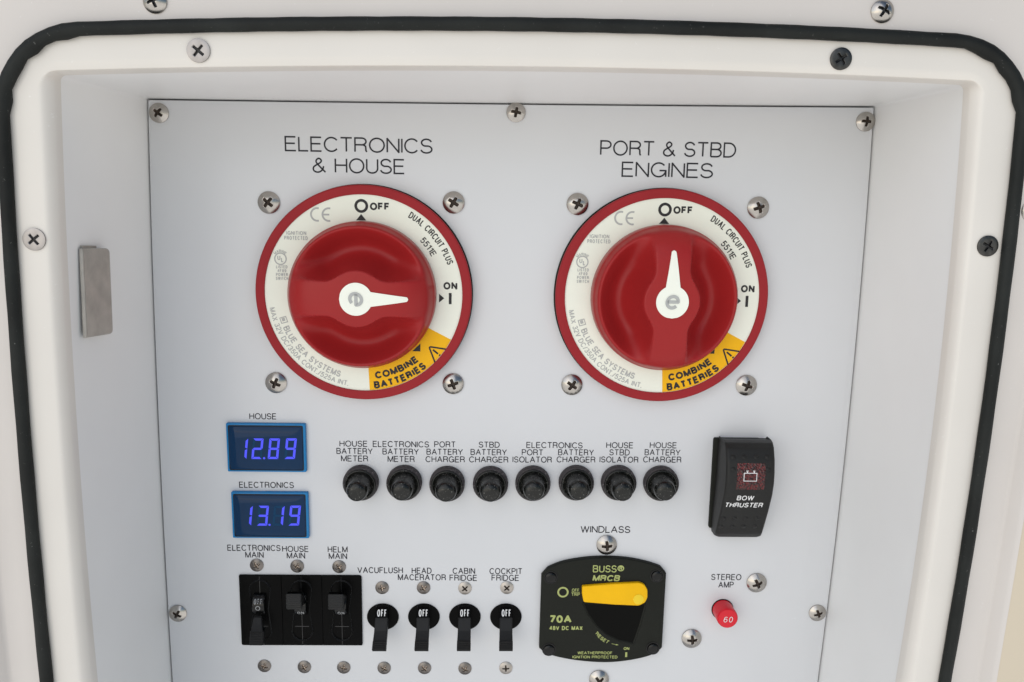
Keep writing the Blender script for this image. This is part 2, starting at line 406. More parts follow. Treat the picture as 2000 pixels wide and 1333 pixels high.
# ------------------------------------------------------------------ the recess and its frame
def ring(L, T, Rr, h, r, zbot, grow=0.0, nseg=(40, 10, 60)):
    """closed loop through measured side points at height h, corners rounded with r, grown outward by grow mm"""
    l = np.array([on(u, v, h) for u, v in L]); t = np.array([on(u, v, h) for u, v in T]); q = np.array([on(u, v, h) for u, v in Rr])
    pl = np.polyfit(l[:, 1], l[:, 0], min(2, len(l) - 1)); pr = np.polyfit(q[:, 1], q[:, 0], min(2, len(q) - 1)); pt = np.polyfit(t[:, 0], t[:, 1], min(2, len(t) - 1))
    zl = l[:, 1].min(); zr = q[:, 1].min()
    def ex(p, z, z0):      # below the last measured point the side runs on straight
        return np.polyval(p, z) if z > z0 else np.polyval(p, z0) + np.polyval(np.polyder(p), z0) * (z - z0) * 0.3
    fl = lambda z: ex(pl, z, zl) - grow
    fr = lambda z: ex(pr, z, zr) + grow
    ft = lambda x: np.polyval(pt, x) + grow
    def corner(fx):
        x, z = fx(60.0), 60.0
        for _ in range(30): z = ft(x); x = fx(z)
        return x, z
    (xl, ztl), (xr, ztr) = corner(fl), corner(fr)
    zb = zbot - grow
    nl, nc, ntp = nseg
    def bez(a, b, c):
        out = []
        for k in range(nc + 1):
            s = k / nc; w = .58
            q0 = (a[0] + (b[0] - a[0]) * w, a[1] + (b[1] - a[1]) * w); q1 = (c[0] + (b[0] - c[0]) * w, c[1] + (b[1] - c[1]) * w)
            out.append(tuple(a[j] * (1 - s) ** 3 + 3 * q0[j] * s * (1 - s) ** 2 + 3 * q1[j] * s * s * (1 - s) + c[j] * s ** 3 for j in (0, 1)))
        return out
    P = []
    zs = np.linspace(zb + r, ztl - r, nl); P += [(fl(z), z) for z in zs]
    P += bez((fl(ztl - r), ztl - r), (xl, ztl), (xl + r, ft(xl + r)))[1:-1]
    xs = np.linspace(xl + r, xr - r, ntp); P += [(x, ft(x)) for x in xs]
    P += bez((xr - r, ft(xr - r)), (xr, ztr), (fr(ztr - r), ztr - r))[1:-1]
    zs = np.linspace(ztr - r, zb + r, nl); P += [(fr(z), z) for z in zs]
    P += bez((fr(zb + r), zb + r), (fr(zb), zb), (fr(zb) - r, zb))[1:-1]
    xs = np.linspace(fr(zb) - r, fl(zb) + r, ntp); P += [(x, zb) for x in xs]
    P += bez((fl(zb) + r, zb), (fl(zb), zb), (fl(zb), zb + r))[1:-1]
    return P
ZB = -330.0
PANEL = dict(L=[(289.5, 200), (293, 390), (309, 800), (337, 1333)], T=[(289, 195), (640, 201), (1000, 205), (1400, 207), (1706, 211)],
             Rr=[(1706, 212), (1697, 380), (1658.5, 800), (1597, 1333)])
MOUTH = dict(L=[(108, 150), (114, 390), (139, 800), (181, 1333)], T=[(110, 143), (400, 138), (1000, 136), (1600, 148), (1890, 164)],
             Rr=[(1893, 170), (1879, 380), (1836, 800), (1759, 1333)])
LIP = dict(L=[(74, 200), (82, 390), (108, 800), (150, 1333)], T=[(90, 137), (400, 131), (1000, 130), (1600, 141), (1925, 160)],
           Rr=[(1925, 200), (1911, 380), (1863, 800), (1789, 1333)])
GASK = dict(L=[(3, 250), (16, 390), (40.5, 800), (90.5, 1333)], T=[(230, 54), (600, 47), (1000, 47.5), (1600, 64), (1790, 75)],
            Rr=[(1997, 255), (1983, 380), (1931, 800), (1845.5, 1333)])
EDGE = dict(L=[(-62, 200), (-45, 560), (0, 1140), (22, 1333)], T=[(0, -75), (1000, -80), (2000, -60)],
            Rr=[(2080, 200), (2046, 500), (1990, 800), (1908, 1333)])
HL = 78.0
W3 = lambda P, h: [(x, -h, z + ZOFF) for x, z in P]
def struct_obj(o): return tag(o, kind='structure')

back = ring(**PANEL, h=0, r=0.6, zbot=ZB, grow=0.7)
mouth = ring(**MOUTH, h=74, r=2.0, zbot=ZB + 2)
NS = (40, 10, 60); NT_ = len(back)
box = bpy.data.objects.new('recessed_box', None); COL.objects.link(box); box.location = (0, 0.01, ZOFF * MM)
tag(box, 'white lined recess that the switch panel is set back into', 'recess')
i_l = (0, 40 + 4); i_t = (40 + 4, 40 + 9 + 60 + 4); i_r = (40 + 9 + 60 + 4, 40 * 2 + 9 * 2 + 60 + 4); i_b = (40 * 2 + 18 + 60 + 4, NT_ + 0)
rel = lambda P, h: [(x, -h - 10, z) for x, z in P]
for nm, (a, b) in (('side_wall', i_l), ('top_wall', i_t), ('side_wall', i_r), ('bottom_wall', i_b)):
    mb = MB(); s0 = back[a:b + 1] if nm != 'bottom_wall' else back[a:] + back[:1]; s1 = mouth[a:b + 1] if nm != 'bottom_wall' else mouth[a:] + mouth[:1]
    rows = []
    for t in (-0.09, 0.0, 0.25, .5, .75, 1.0):
        rows.append([(p[0] + (q[0] - p[0]) * max(t, 0), -74 * t - 10, p[1] + (q[1] - p[1]) * max(t, 0)) for p, q in zip(s0, s1)])
    # the board has a thickness: a second skin behind
    mb.loft(rows, False)
    mb.build(nm, 'wall', box)
mb = MB(); mb.loft([rel(back, -6.5), rel([(x * 0.3, z * 0.3) for x, z in back], -6.5)], True, False, True); mb.build('back_board', 'void', box)

frame = bpy.data.objects.new('hatch_frame', None); COL.objects.link(frame); frame.location = (0, -HL * MM, ZOFF * MM)
tag(frame, 'cream moulded hatch frame round the recess, with a black rubber seal', 'frame')
relf = lambda P, h: [(x, HL - h, z) for x, z in P]
lip_c = ring(**LIP, h=HL, r=7.0, zbot=ZB - 3)
gk = ring(**GASK, h=HL + 1.5, r=27.0, zbot=ZB - 18)
g_in = ring(**GASK, h=HL, r=27.0, zbot=ZB - 18, grow=-0.6)
g_out = ring(**GASK, h=HL - 0.6, r=27.0, zbot=ZB - 18, grow=0.6)
edge = ring(**EDGE, h=HL - 1.5, r=30.0, zbot=ZB - 40)
m2 = ring(**MOUTH, h=74, r=2.2, zbot=ZB + 2, grow=-0.12)
def mixr(a, b, t): return [(p[0] + (q[0] - p[0]) * t, p[1] + (q[1] - p[1]) * t) for p, q in zip(a, b)]
mb = MB()
prof = [relf(m2, 70.5), relf(m2, 73.9)]
for k in range(1, 10):
    t = k / 9; prof.append(relf(mixr(m2, lip_c, 1 - math.cos(t * math.pi / 2) * (1 - 0.12 * math.sin(t * math.pi))), 73.9 + (HL - 73.9) * math.sin(t * math.pi / 2)))
prof += [relf(mixr(lip_c, g_in, .25), HL + .05), relf(mixr(lip_c, g_in, .6), HL), relf(g_in, HL - .3)]
mb.loft(prof, True)
mb.build('inner_lip', 'gelcoat', frame, sharp=60)
mb = MB()
mb.loft([relf(g_in, HL - .31), relf(g_out, HL - .7), relf(mixr(g_out, edge, .15), HL - .8), relf(mixr(g_out, edge, .5), HL - 1.2), relf(mixr(g_out, edge, .93), HL - 1.6), relf(edge, HL - 1.4), relf(mixr(g_out, edge, 1.06), HL - .7),
         relf(mixr(g_out, edge, 1.22), HL + 2.2), relf(mixr(g_out, edge, 1.30), HL + 3), relf(mixr(g_out, edge, 1.36), HL + 3.2)], True)
mb.build('outer_flange', 'flange', frame, sharp=60)
# rubber seal: a bulb tube with wrinkles pressed into its corners
mb = MB(); rings = []; n = len(gk)
rad_base = 2.35
for i, (x, z) in enumerate(gk):
    a, c = gk[i - 1], gk[(i + 1) % n]
    tx, tz = c[0] - a[0], c[1] - a[1]; l = math.hypot(tx, tz); nx, nz = -tz / l, tx / l      # outward for this direction
    incorner = (40 <= i < 49) or (109 <= i < 118)
    rg = []
    for k in range(14):
        t = 2 * math.pi * k / 14
        ro = rad_base * (1 + 0.03 * math.sin(i * 1.7 + k))
        cc = math.cos(t)
        if cc < 0 and incorner: ro *= 1 + (0.22 * math.sin(i * 2.4) + 0.12) * (-cc)
        rg.append((x + nx * cc * ro, HL - (HL + 1.2 + ro * 0.92 * math.sin(t)), z + nz * cc * ro))
    rings.append(rg)
mb.loft(rings + [rings[0]], True); mb.build('rubber_seal', 'rubber', frame, sharp=80)
# tan surface outside
mb = MB(); e2 = mixr(g_out, edge, 1.35); big = [(x * 5, z * 5) for x, z in e2]
mb.loft([W3(e2, HL + 3), W3(big, HL + 3)], True)
struct_obj(tag(mb.build('hull', 'hull'), 'tan gelcoat surface of the boat outside the frame', 'hull'))

# ------------------------------------------------------------------ switch panel with its printed legends
panel = thing('switch_panel', 1000, 700, 0, 'white acrylic switch panel printed with black legends at the back of the recess', 'panel')
pts = ring(**PANEL, h=0, r=0.8, zbot=ZB + 1)
pl = [(x - panel['ox'], z - panel['oz']) for x, z in pts]
mb = MB(); mb.prism(pl[::-1], -5.0, 0.0, 0.35); mb.build('plate', 'panel', panel)
def legend(lines, sw=0.105):
    mb = MB()
    for s, u0, u1, v, cap in lines: ptext(mb, panel, s, u0, u1, v, cap, 0.0, sw, z=0.06)
    mb.recalc = False
    mb.build('legend', 'legend', panel, smooth=False)
legend([('ELECTRONICS', 556, 845, 283.5, 30), ('& HOUSE', 610, 791, 324.5, 30)], 0.105)
legend([('PORT & STBD', 1172, 1438, 291.5, 30), ('ENGINES', 1214, 1393, 332.5, 30)], 0.105)
C = 12.0
for ls in (
    [('HOUSE', 487, 540, 813.5)], [('ELECTRONICS', 467, 574, 947.5)],
    [('HOUSE', 663, 718, 867), ('BATTERY', 657, 728, 881.5), ('METER', 666, 719, 896)],
    [('ELECTRONICS', 728, 838, 868), ('BATTERY', 747, 818, 882.5), ('METER', 757, 810, 897)],
    [('PORT', 848, 890, 868.5), ('BATTERY', 833, 904, 883), ('CHARGER', 831, 908, 897.5)],
    [('STBD', 935, 976, 869), ('BATTERY', 919, 990, 883.5), ('CHARGER', 916, 993, 898)],
    [('ELECTRONICS', 1028, 1138, 870)],
    [('PORT', 1019, 1061, 884), ('ISOLATOR', 1001, 1078, 898)],
    [('BATTERY', 1090, 1160, 884), ('CHARGER', 1087, 1163, 898)],
    [('HOUSE', 1184, 1237, 870), ('STBD', 1190, 1230, 884), ('ISOLATOR', 1171, 1247, 898)],
    [('HOUSE', 1269, 1322, 870), ('BATTERY', 1259, 1329, 884), ('CHARGER', 1256, 1331, 898)],
    [('ELECTRONICS', 444, 548, 1070.5), ('MAIN', 479, 515, 1084)],
    [('HOUSE', 551, 603, 1072.5), ('MAIN', 560, 596, 1085.5)],
    [('HELM', 640, 679, 1073.5), ('MAIN', 642, 678, 1086.5)],
    [('VACUFLUSH', 698, 787, 1114)],
    [('HEAD', 804, 843, 1115), ('MACERATOR', 777, 871, 1128)],
    [('CABIN', 884, 928, 1115.5), ('FRIDGE', 878, 932, 1129)],
    [('COCKPIT', 956, 1020, 1116), ('FRIDGE', 960, 1014, 1129)],
    [('WINDLASS', 1134, 1231, 1034.5)],
    [('STEREO', 1389, 1448, 1127.5), ('AMP', 1403, 1433, 1142.5)]):
    legend([(s, a, b, v, 13.5 if s == 'WINDLASS' else C) for s, a, b, v in ls], 0.135)

# ------------------------------------------------------------------ screws
def screw_mesh(name, R, dome, wall, arm, width, depth, mats, flat=False):
    mb = MB(); nr, na = 30, 96
    def hz(x, y):
        r = math.hypot(x, y)
        z = (wall + dome * (1 - (r / R) ** 2.2)) if not flat else wall + dome * (1 - (r / R) ** 6)
        c = max(0.0, min(1.0, (arm * R - max(abs(x), abs(y))) / (0.10 * R)))
        a = max(0.0, min(1.0, (width * R - min(abs(x), abs(y))) / (0.06 * R)))
        cen = max(0.0, min(1.0, (width * 1.75 * R - (abs(x) + abs(y)) * 0.8) / (0.08 * R)))
        k = max(min(a, c), min(cen, c))
        dd = depth * (1 - 0.55 * min(1, r / (arm * R)))
        return max(z - k * dd, min(z, 0.06)), k
    vs = []; ks = []
    for i in range(1, nr + 1):
        r = R * (i / nr) ** 0.9
        for j in range(na):
            t = 2 * math.pi * j / na; x, y = r * math.cos(t), r * math.sin(t)
            z, k = hz(x, y); vs.append((x, y, z)); ks.append(k)
    z, k = hz(0, 0); vs.append((0, 0, z)); ks.append(k); c0 = len(vs) - 1
    fs = []; ms = []
    def put(f): fs.append(f); ms.append(1 if sum(ks[i] for i in f) / len(f) > 0.55 else 0)
    for j in range(na): put((c0, j, (j + 1) % na))
    for i in range(nr - 1):
        for j in range(na):
            put((i * na + j, (i + 1) * na + j, (i + 1) * na + (j + 1) % na, i * na + (j + 1) % na))
    mb.add(vs, fs); mb.m = ms
    o = len(mb.v); b = (nr - 1) * na
    lower = [(R * 1.0 * math.cos(2 * math.pi * j / na), R * math.sin(2 * math.pi * j / na), -1.0) for j in range(na)]
    top = [vs[b + j] for j in range(na)]
    mb.loft([lower, top], True)
    ob = mb.build(name, mats, None, sharp=50)
    me = ob.data; bpy.data.objects.remove(ob); return me
SM = {
 'pan': screw_mesh('screw', 5.0, 1.9, 0.7, 0.54, 0.145, 1.6, ['steel', 'grime']),
 'small_pan': screw_mesh('screw', 4.3, 1.5, 0.6, 0.54, 0.145, 1.4, ['steel', 'grime']),
 'breaker': screw_mesh('screw', 3.3, 0.7, 0.35, 0.56, 0.14, 0.95, ['dull_steel', 'slot_metal']),
 'breaker_bright': screw_mesh('screw', 3.3, 0.7, 0.35, 0.56, 0.12, 0.9, ['flat_steel', 'grime']),
 'flat': screw_mesh('screw', 4.0, 0.15, 0.65, 0.60, 0.12, 1.3, ['flat_screw', 'grime_black'], True),
 'black': screw_mesh('screw', 3.8, 0.25, 0.65, 0.60, 0.12, 1.2, ['black_screw', 'grime_black'], True),
 'dome': screw_mesh('screw', 4.0, 1.7, 0.6, 0.60, 0.13, 1.5, ['steel', 'grime_black']),
}
def screw(kind, u, v, rot, label, group, h=0.0):
    o = bpy.data.objects.new('screw', SM[kind]); COL.objects.link(o)
    x, z = on(u, v, h + 0.6)
    o.location = (x * MM, -h * MM, (z + ZOFF) * MM)
    o.rotation_euler = (math.pi / 2, 0, 0); o.rotation_mode = 'XYZ'
    o.matrix_world = Matrix.Translation(o.location) @ Matrix.Rotation(math.pi / 2, 4, 'X') @ Matrix.Rotation(math.radians(rot), 4, 'Z')
    return tag(o, label, 'screw', group)
gp = 'screws holding the white panel'
screw('small_pan', 310, 221, 52, 'domed steel screw in the upper left corner of the white panel', gp)
screw('small_pan', 1008, 220, 80, 'domed steel screw at the middle of the white panel top edge', gp)
screw('small_pan', 1691, 238, 85, 'domed steel screw in the upper right corner of the white panel', gp)
screw('small_pan', 347, 1199, 62, 'domed steel screw at the white panel left edge, beside the black triple breakers', gp)
screw('small_pan', 1597, 1198, 20, 'domed steel screw at the white panel right edge, right of the red button', gp)
gb = 'screws around the red battery switches'
for (u, v, r, w) in ((525, 396, 50, 'upper left'), (886, 396, 58, 'upper right'), (539, 748, 66, 'lower left'), (885, 750, 20, 'lower right')):
    screw('pan', u, v, r, f'round steel screw at the {w} of the switch under ELECTRONICS & HOUSE', gb)
for (u, v, r, w) in ((1128, 399, 66, 'upper left'), (1481, 406, 20, 'upper right'), (1117, 752, 55, 'lower left'), (1458, 753, 72, 'lower right')):
    screw('pan', u, v, r, f'round steel screw at the {w} of the switch under PORT & STBD ENGINES', gb)
gw = 'screws of the windlass breaker'
screw('pan', 1185, 1065, 5, 'shiny steel screw under the WINDLASS legend, above the black breaker', gw)
screw('pan', 1170, 1328, 40, 'shiny steel screw below the windlass breaker, cut by the picture edge', gw)
ga = 'screws beside the stereo amp button'
screw('pan', 1478, 1139, 25, 'round steel screw right of the STEREO AMP legend', ga)
screw('pan', 1351, 1248, 5, 'round steel screw lower left of the red push button', ga)
gk_ = 'small screws of the black breakers'
for nm, ut, vt, ub, vb, rt, rb in (('ELECTRONICS MAIN', 501, 1105, 516, 1302, 30, 70), ('HOUSE MAIN', 580, 1107, 594, 1304, 60, 25), ('HELM MAIN', 662, 1108, 671, 1305, 35, 75)):
    screw('breaker', ut, vt, rt, f'small dull screw above the breaker marked {nm}', gk_)
    screw('breaker', ub, vb, rb, f'small dull screw below the breaker marked {nm}', gk_)
for nm, ut, vt, ub, vb, rt, rb, kt, kb in (('VACUFLUSH', 746, 1149, 750, 1306, 8, 60, 'breaker', 'breaker'), ('HEAD MACERATOR', 827, 1149, 829, 1306, 30, 40, 'breaker', 'breaker'),
                           ('CABIN FRIDGE', 908, 1150, 908, 1307, 42, 60, 'breaker_bright', 'breaker'), ('COCKPIT FRIDGE', 990, 1149, 988, 1306, 45, 3, 'breaker_bright', 'breaker_bright')):
    screw(kt, ut, vt, rt, f'small screw above the lever breaker marked {nm}', gk_)
    screw(kb, ub, vb, rb, f'small screw below the lever breaker marked {nm}', gk_)
gf = 'screws in the cream hatch frame'
screw('flat', 387, 99, 50, 'pale flat steel screw in the frame, top left inside the seal', gf, HL)
screw('flat', 66, 468, 40, 'pale flat steel screw low on the left side of the frame', gf, HL)
screw('black', 1643, 115, 35, 'blackened flat screw in the frame, top right inside the seal', gf, HL)
screw('black', 1930, 481, 60, 'blackened flat screw on the right side of the frame beside the seal', gf, HL)
screw('dome', 302, 3, 20, 'shiny domed screw outside the seal, at the top left picture edge', gf, HL - 1)
screw('dome', 1724, 22, 62, 'shiny domed screw outside the seal, at the top right', gf, HL - 1)
screw('dome', 2016, 412, 30, 'domed screw outside the seal, mostly cut off by the right picture edge', gf, HL - 1.3)

# ------------------------------------------------------------------ battery switches
K = 49.4 / 212.0                      # mm for each photo pixel on the switch face
RK = 32.7
def knob_h(x, y):
    """height of the knob surface above the label face; the handle runs along +x"""
    r = math.hypot(x, y); t = r / RK
    top = 21.0 - 2.0 * t * t - 8.0 * t ** 6
    top -= 3.5 * smooth01((t - 0.9) / 0.1) ** 1.5
    w = 7.4 + 0.6 * smooth01((abs(x) - 12) / 16)
    d_bar, d_hub = abs(y) - w, r - 12.2
    kk = 3.5
    d2 = min(d_bar, d_hub) - max(0, kk - abs(d_bar - d_hub)) ** 2 / (4 * kk)
    d1 = 0.955 * RK - r
    q = lambda d, l: 1 - (1 - min(1, d / l)) ** 3.0
    s = q(d2, 19.0) * q(d1, 19.0) if d1 > 0 and d2 > 0 else 0.0
    floor = -4.0 + 6.5 * t * t
    return top + (floor - top) * s
def battery_switch(u, v, label):
    o = thing('battery_switch', u, v, 6.0, label, 'battery switch', 'red battery switches')
    x, z = on(u, v, 6.0); o.location.y = 0; o['oh'] = 0.0
    mb = MB(); mb.lathe([(49.6, 0.0), (49.6, 1.6), (49.0, 1.8)], n=128, cap=True); mb.build('base_gasket', 'blk_matte', o)
    mb = MB(); mb.lathe([(49.0, 1.7), (49.2, 5.2), (49.0, 5.8), (48.5, 6.2), (45.2, 6.4), (44.9, 6.3), (44.8, 5.6)], n=160, cap=False); mb.build('bezel', 'red_ring', o)
    mb = MB(); mb.lathe([(44.95, 5.0), (44.95, 5.75)], n=160); mb.build('label_face', 'cream', o)
    zf = 5.75
    # yellow warning sector
    mb = MB(); a0, a1 = 117.2, 177.3; P = []
    for k in range(41):
        a = math.radians(a0 + (a1 - a0) * k / 40); P.append((44.7 * math.sin(a), 44.7 * math.cos(a)))
    P2 = [(30 * math.sin(math.radians(a0 + (a1 - a0) * k / 40)), 30 * math.cos(math.radians(a0 + (a1 - a0) * k / 40))) for k in range(41)]
    mb.loft([[(x, y, zf + .05) for x, y in P], [(x, y, zf + .05) for x, y in P2]], False); mb.build('warning_patch', 'yellow_patch', o)
    # black print
    mb = MB(); mb.recalc = False; zt = zf + .11; px = lambda a, b: ((a - 711) * K, (570 - b) * K)
    idf = lambda a, b: (a, b)
    c = px(708.5, 399.5); ribbon(mb, circle(c[0], c[1], 10.6 * K, 40) + [circle(c[0], c[1], 10.6 * K, 40)[0]], 5.2 * K, zt, idf)
    text(mb, 'OFF', *px(744, 400), 38 * K, 14.5 * K, 0.24, 0.10, zt)
    text(mb, 'ON', *px(880, 551), 27 * K, 14.5 * K, 0.24, 0.12, zt)
    def poly(pp, dz=0): mb.add([(x, y, zt + dz) for x, y in pp], [tuple(range(len(pp)))])
    poly([px(877, 587), px(882.5, 587), px(882.5, 565), px(877, 565)])
    poly([px(698, 427), px(718, 427), px(708, 415)])
    poly([px(858, 584), px(868, 575.5), px(858, 567)])
    def pol(r, a): return (r * K * math.sin(math.radians(a)), r * K * math.cos(math.radians(a)))
    poly([pol(146, 131), pol(146, 140), pol(157, 135.5)])
    arc_text(mb, 'DUAL CIRCUIT PLUS', 180 * K, 30.0, 70.0, 13 * K, 0.155, zt)
    arc_text(mb, '5511E', 158 * K, 46.0, 60.5, 12.5 * K, 0.15, zt)
    arc_text(mb, 'COMBINE', 162.5 * K, 173, 140.5, 14.5 * K, 0.26, zt, True)
    arc_text(mb, 'BATTERIES', 182 * K, 174.5, 139.5, 15 * K, 0.26, zt, True)
    am = 128.8; ra = 182
    def tri(dr, dt): return pol(math.hypot(ra + dr, dt), am + math.degrees(math.atan2(dt, ra + dr)))
    tp = [tri(-19, 0), tri(13, 19), tri(13, -19)]
    ribbon(mb, rounded(tp, 1.0, 4) + [rounded(tp, 1.0, 4)[0]], 3.2 * K, zt, idf)
    ribbon(mb, [tri(-9, 0), tri(4, 0)], 3.6 * K, zt, idf); ribbon(mb, [tri(6.5, 0), tri(9.5, 0)], 3.6 * K, zt, idf)
    mb.build('black_print', 'ink', o, smooth=False)
    # grey print
    mb = MB(); mb.recalc = False
    c1 = px(624, 417); c2 = px(646, 417); rr = 12 * K
    ribbon(mb, [(c1[0] + rr * math.cos(math.radians(a)), c1[1] + rr * math.sin(math.radians(a))) for a in range(75, 290, 8)], 3.4 * K, zt, idf)
    ribbon(mb, [(c2[0] + rr * math.cos(math.radians(a)), c2[1] + rr * math.sin(math.radians(a))) for a in range(75, 290, 8)], 3.4 * K, zt, idf)
    ribbon(mb, [(c2[0] - rr, c2[1]), (c2[0] + 1 * K, c2[1])], 3.2 * K, zt + .005, idf)
    text(mb, 'IGNITION', *px(583, 453), 38 * K, 7.6 * K, 0.17, 0.14, zt); text(mb, 'PROTECTED', *px(582, 462.5), 45 * K, 7.6 * K, 0.17, 0.14, zt)
    c = px(551, 503); ribbon(mb, circle(c[0], c[1], 11 * K, 36) + [circle(c[0], c[1], 11 * K, 36)[0]], 2.2 * K, zt, idf)
    text(mb, 'U', c[0] - 3 * K, c[1] + 2 * K, 6 * K, 9 * K, .2, .1, zt); text(mb, 'L', c[0] + 3.5 * K, c[1] - 2 * K, 5 * K, 9 * K, .2, .1, zt)
    def marine(x, y):
        a = x / (15 * K); r_ = 15 * K + y; return (c[0] + r_ * math.sin(a), c[1] + r_ * math.cos(a))
    text(mb, 'MARINE', 0, 0, 26 * K, 5.5 * K, .18, .16, zt, 0, marine)
    for s, b, w in (('LISTED', 518.5, 22), ('4F89', 526, 17), ('POWER', 533.5, 23), ('SWITCH', 541, 24)):
        text(mb, s, *px(553, b), w * K, 6.2 * K, .18, .14, zt)
    arc_text(mb, 'BLUE SEA SYSTEMS', 167 * K, 247.0, 196.8, 12.5 * K, 0.17, zt, True)
    arc_text(mb, 'MAX 32V DC/350A CONT./525A INT.', 181.5 * K, 261.0, 190.5, 10.5 * K, 0.15, zt, True)
    sq = [pol(160, 253.5), pol(160, 249.5), pol(172, 249.8), pol(172, 253.5)]
    ribbon(mb, sq + [sq[0]], 1.6 * K, zt, idf); ribbon(mb, [pol(166, 253), pol(166, 250.8)], 6 * K, zt + .01, idf)
    mb.build('grey_print', 'grey_ink', o, smooth=False)
    # knob
    kn = MB(); nr, na = 92, 200; vs = [(0, 0, zf + knob_h(0, 0))]; fs = []
    for i in range(1, nr + 1):
        r = RK * (1 - (1 - i / nr) ** 1.25)
        for j in range(na):
            t = 2 * math.pi * j / na; x, y = r * math.cos(t), r * math.sin(t); vs.append((x, y, zf + knob_h(x, y)))
    for j in range(na): fs.append((0, 1 + j, 1 + (j + 1) % na))
    for i in range(nr - 1):
        for j in range(na):
            a = 1 + i * na; fs.append((a + j, a + na + j, a + na + (j + 1) % na, a + (j + 1) % na))
    kn.add(vs, fs)
    hh = knob_h(RK, 0) + zf; ed = []
    for rr_, zz in ((RK, hh), (RK + .3, hh - 1.2), (RK + .4, hh - 2.5), (RK + .4, zf + .3)):
        ed.append([(rr_ * math.cos(2 * math.pi * j / na), rr_ * math.sin(2 * math.pi * j / na), zz) for j in range(na)])
    kn.loft(ed, True)
    k = kn.build('knob', 'red_knob', o, sharp=55)
    # pointer inlay with its e mark
    mb = MB(); xs = [-7.1 + 14.2 * i / 40 for i in range(41)] + [7.2 + i for i in range(1, 15)] + [21.6, 22.0, 22.3]
    def wd(x):
        a = math.sqrt(max(0, 7.1 ** 2 - x * x)) if abs(x) < 7.1 else 0
        b = 3.3 - (x - 5.5) * (2.35 / 16.5) if 5 < x <= 21.6 else (0.95 * math.sqrt(max(0, 1 - ((x - 21.3) / 1.0) ** 2)) if x > 21.6 else 0)
        return max(a, b, .02)
    rows = []
    for x in xs:
        w = wd(x); zz = zf + min(knob_h(x, 0), knob_h(x, w)) + .35
        rows.append([(x, w, zz - 1.2), (x, w, zz), (x, w * .5, zz + .02), (x, 0, zz + .03), (x, -w * .5, zz + .02), (x, -w, zz), (x, -w, zz - 1.2)])
    mb.loft(rows, False); p = mb.build('pointer', 'pointer', k)
    mb = MB(); mb.recalc = False
    zz = zf + knob_h(0, 0) + .52
    text(mb, 'e', 0, 0, 6.2, 6.4, .22, .1, zz, 0.12, lambda a, b: (b, -a)); mb.build('emblem', 'grey_ink', p, smooth=False)
    return o, k
sw1, k1 = battery_switch(710.5, 575.5, 'red battery switch under ELECTRONICS & HOUSE, pointer turned to ON')
sw2 = copy_tree(sw1)
x, z = on(1293.5, 581, 6.0); sw2.location = (x * MM, 0, (z + ZOFF) * MM); sw2['ox'] = x; sw2['oz'] = z
tag(sw2, 'red battery switch under PORT & STBD ENGINES, pointer turned up to OFF')
for ch in sw2.children:
    if ch.name.startswith('knob'): ch.rotation_euler = (0, 0, math.pi / 2)

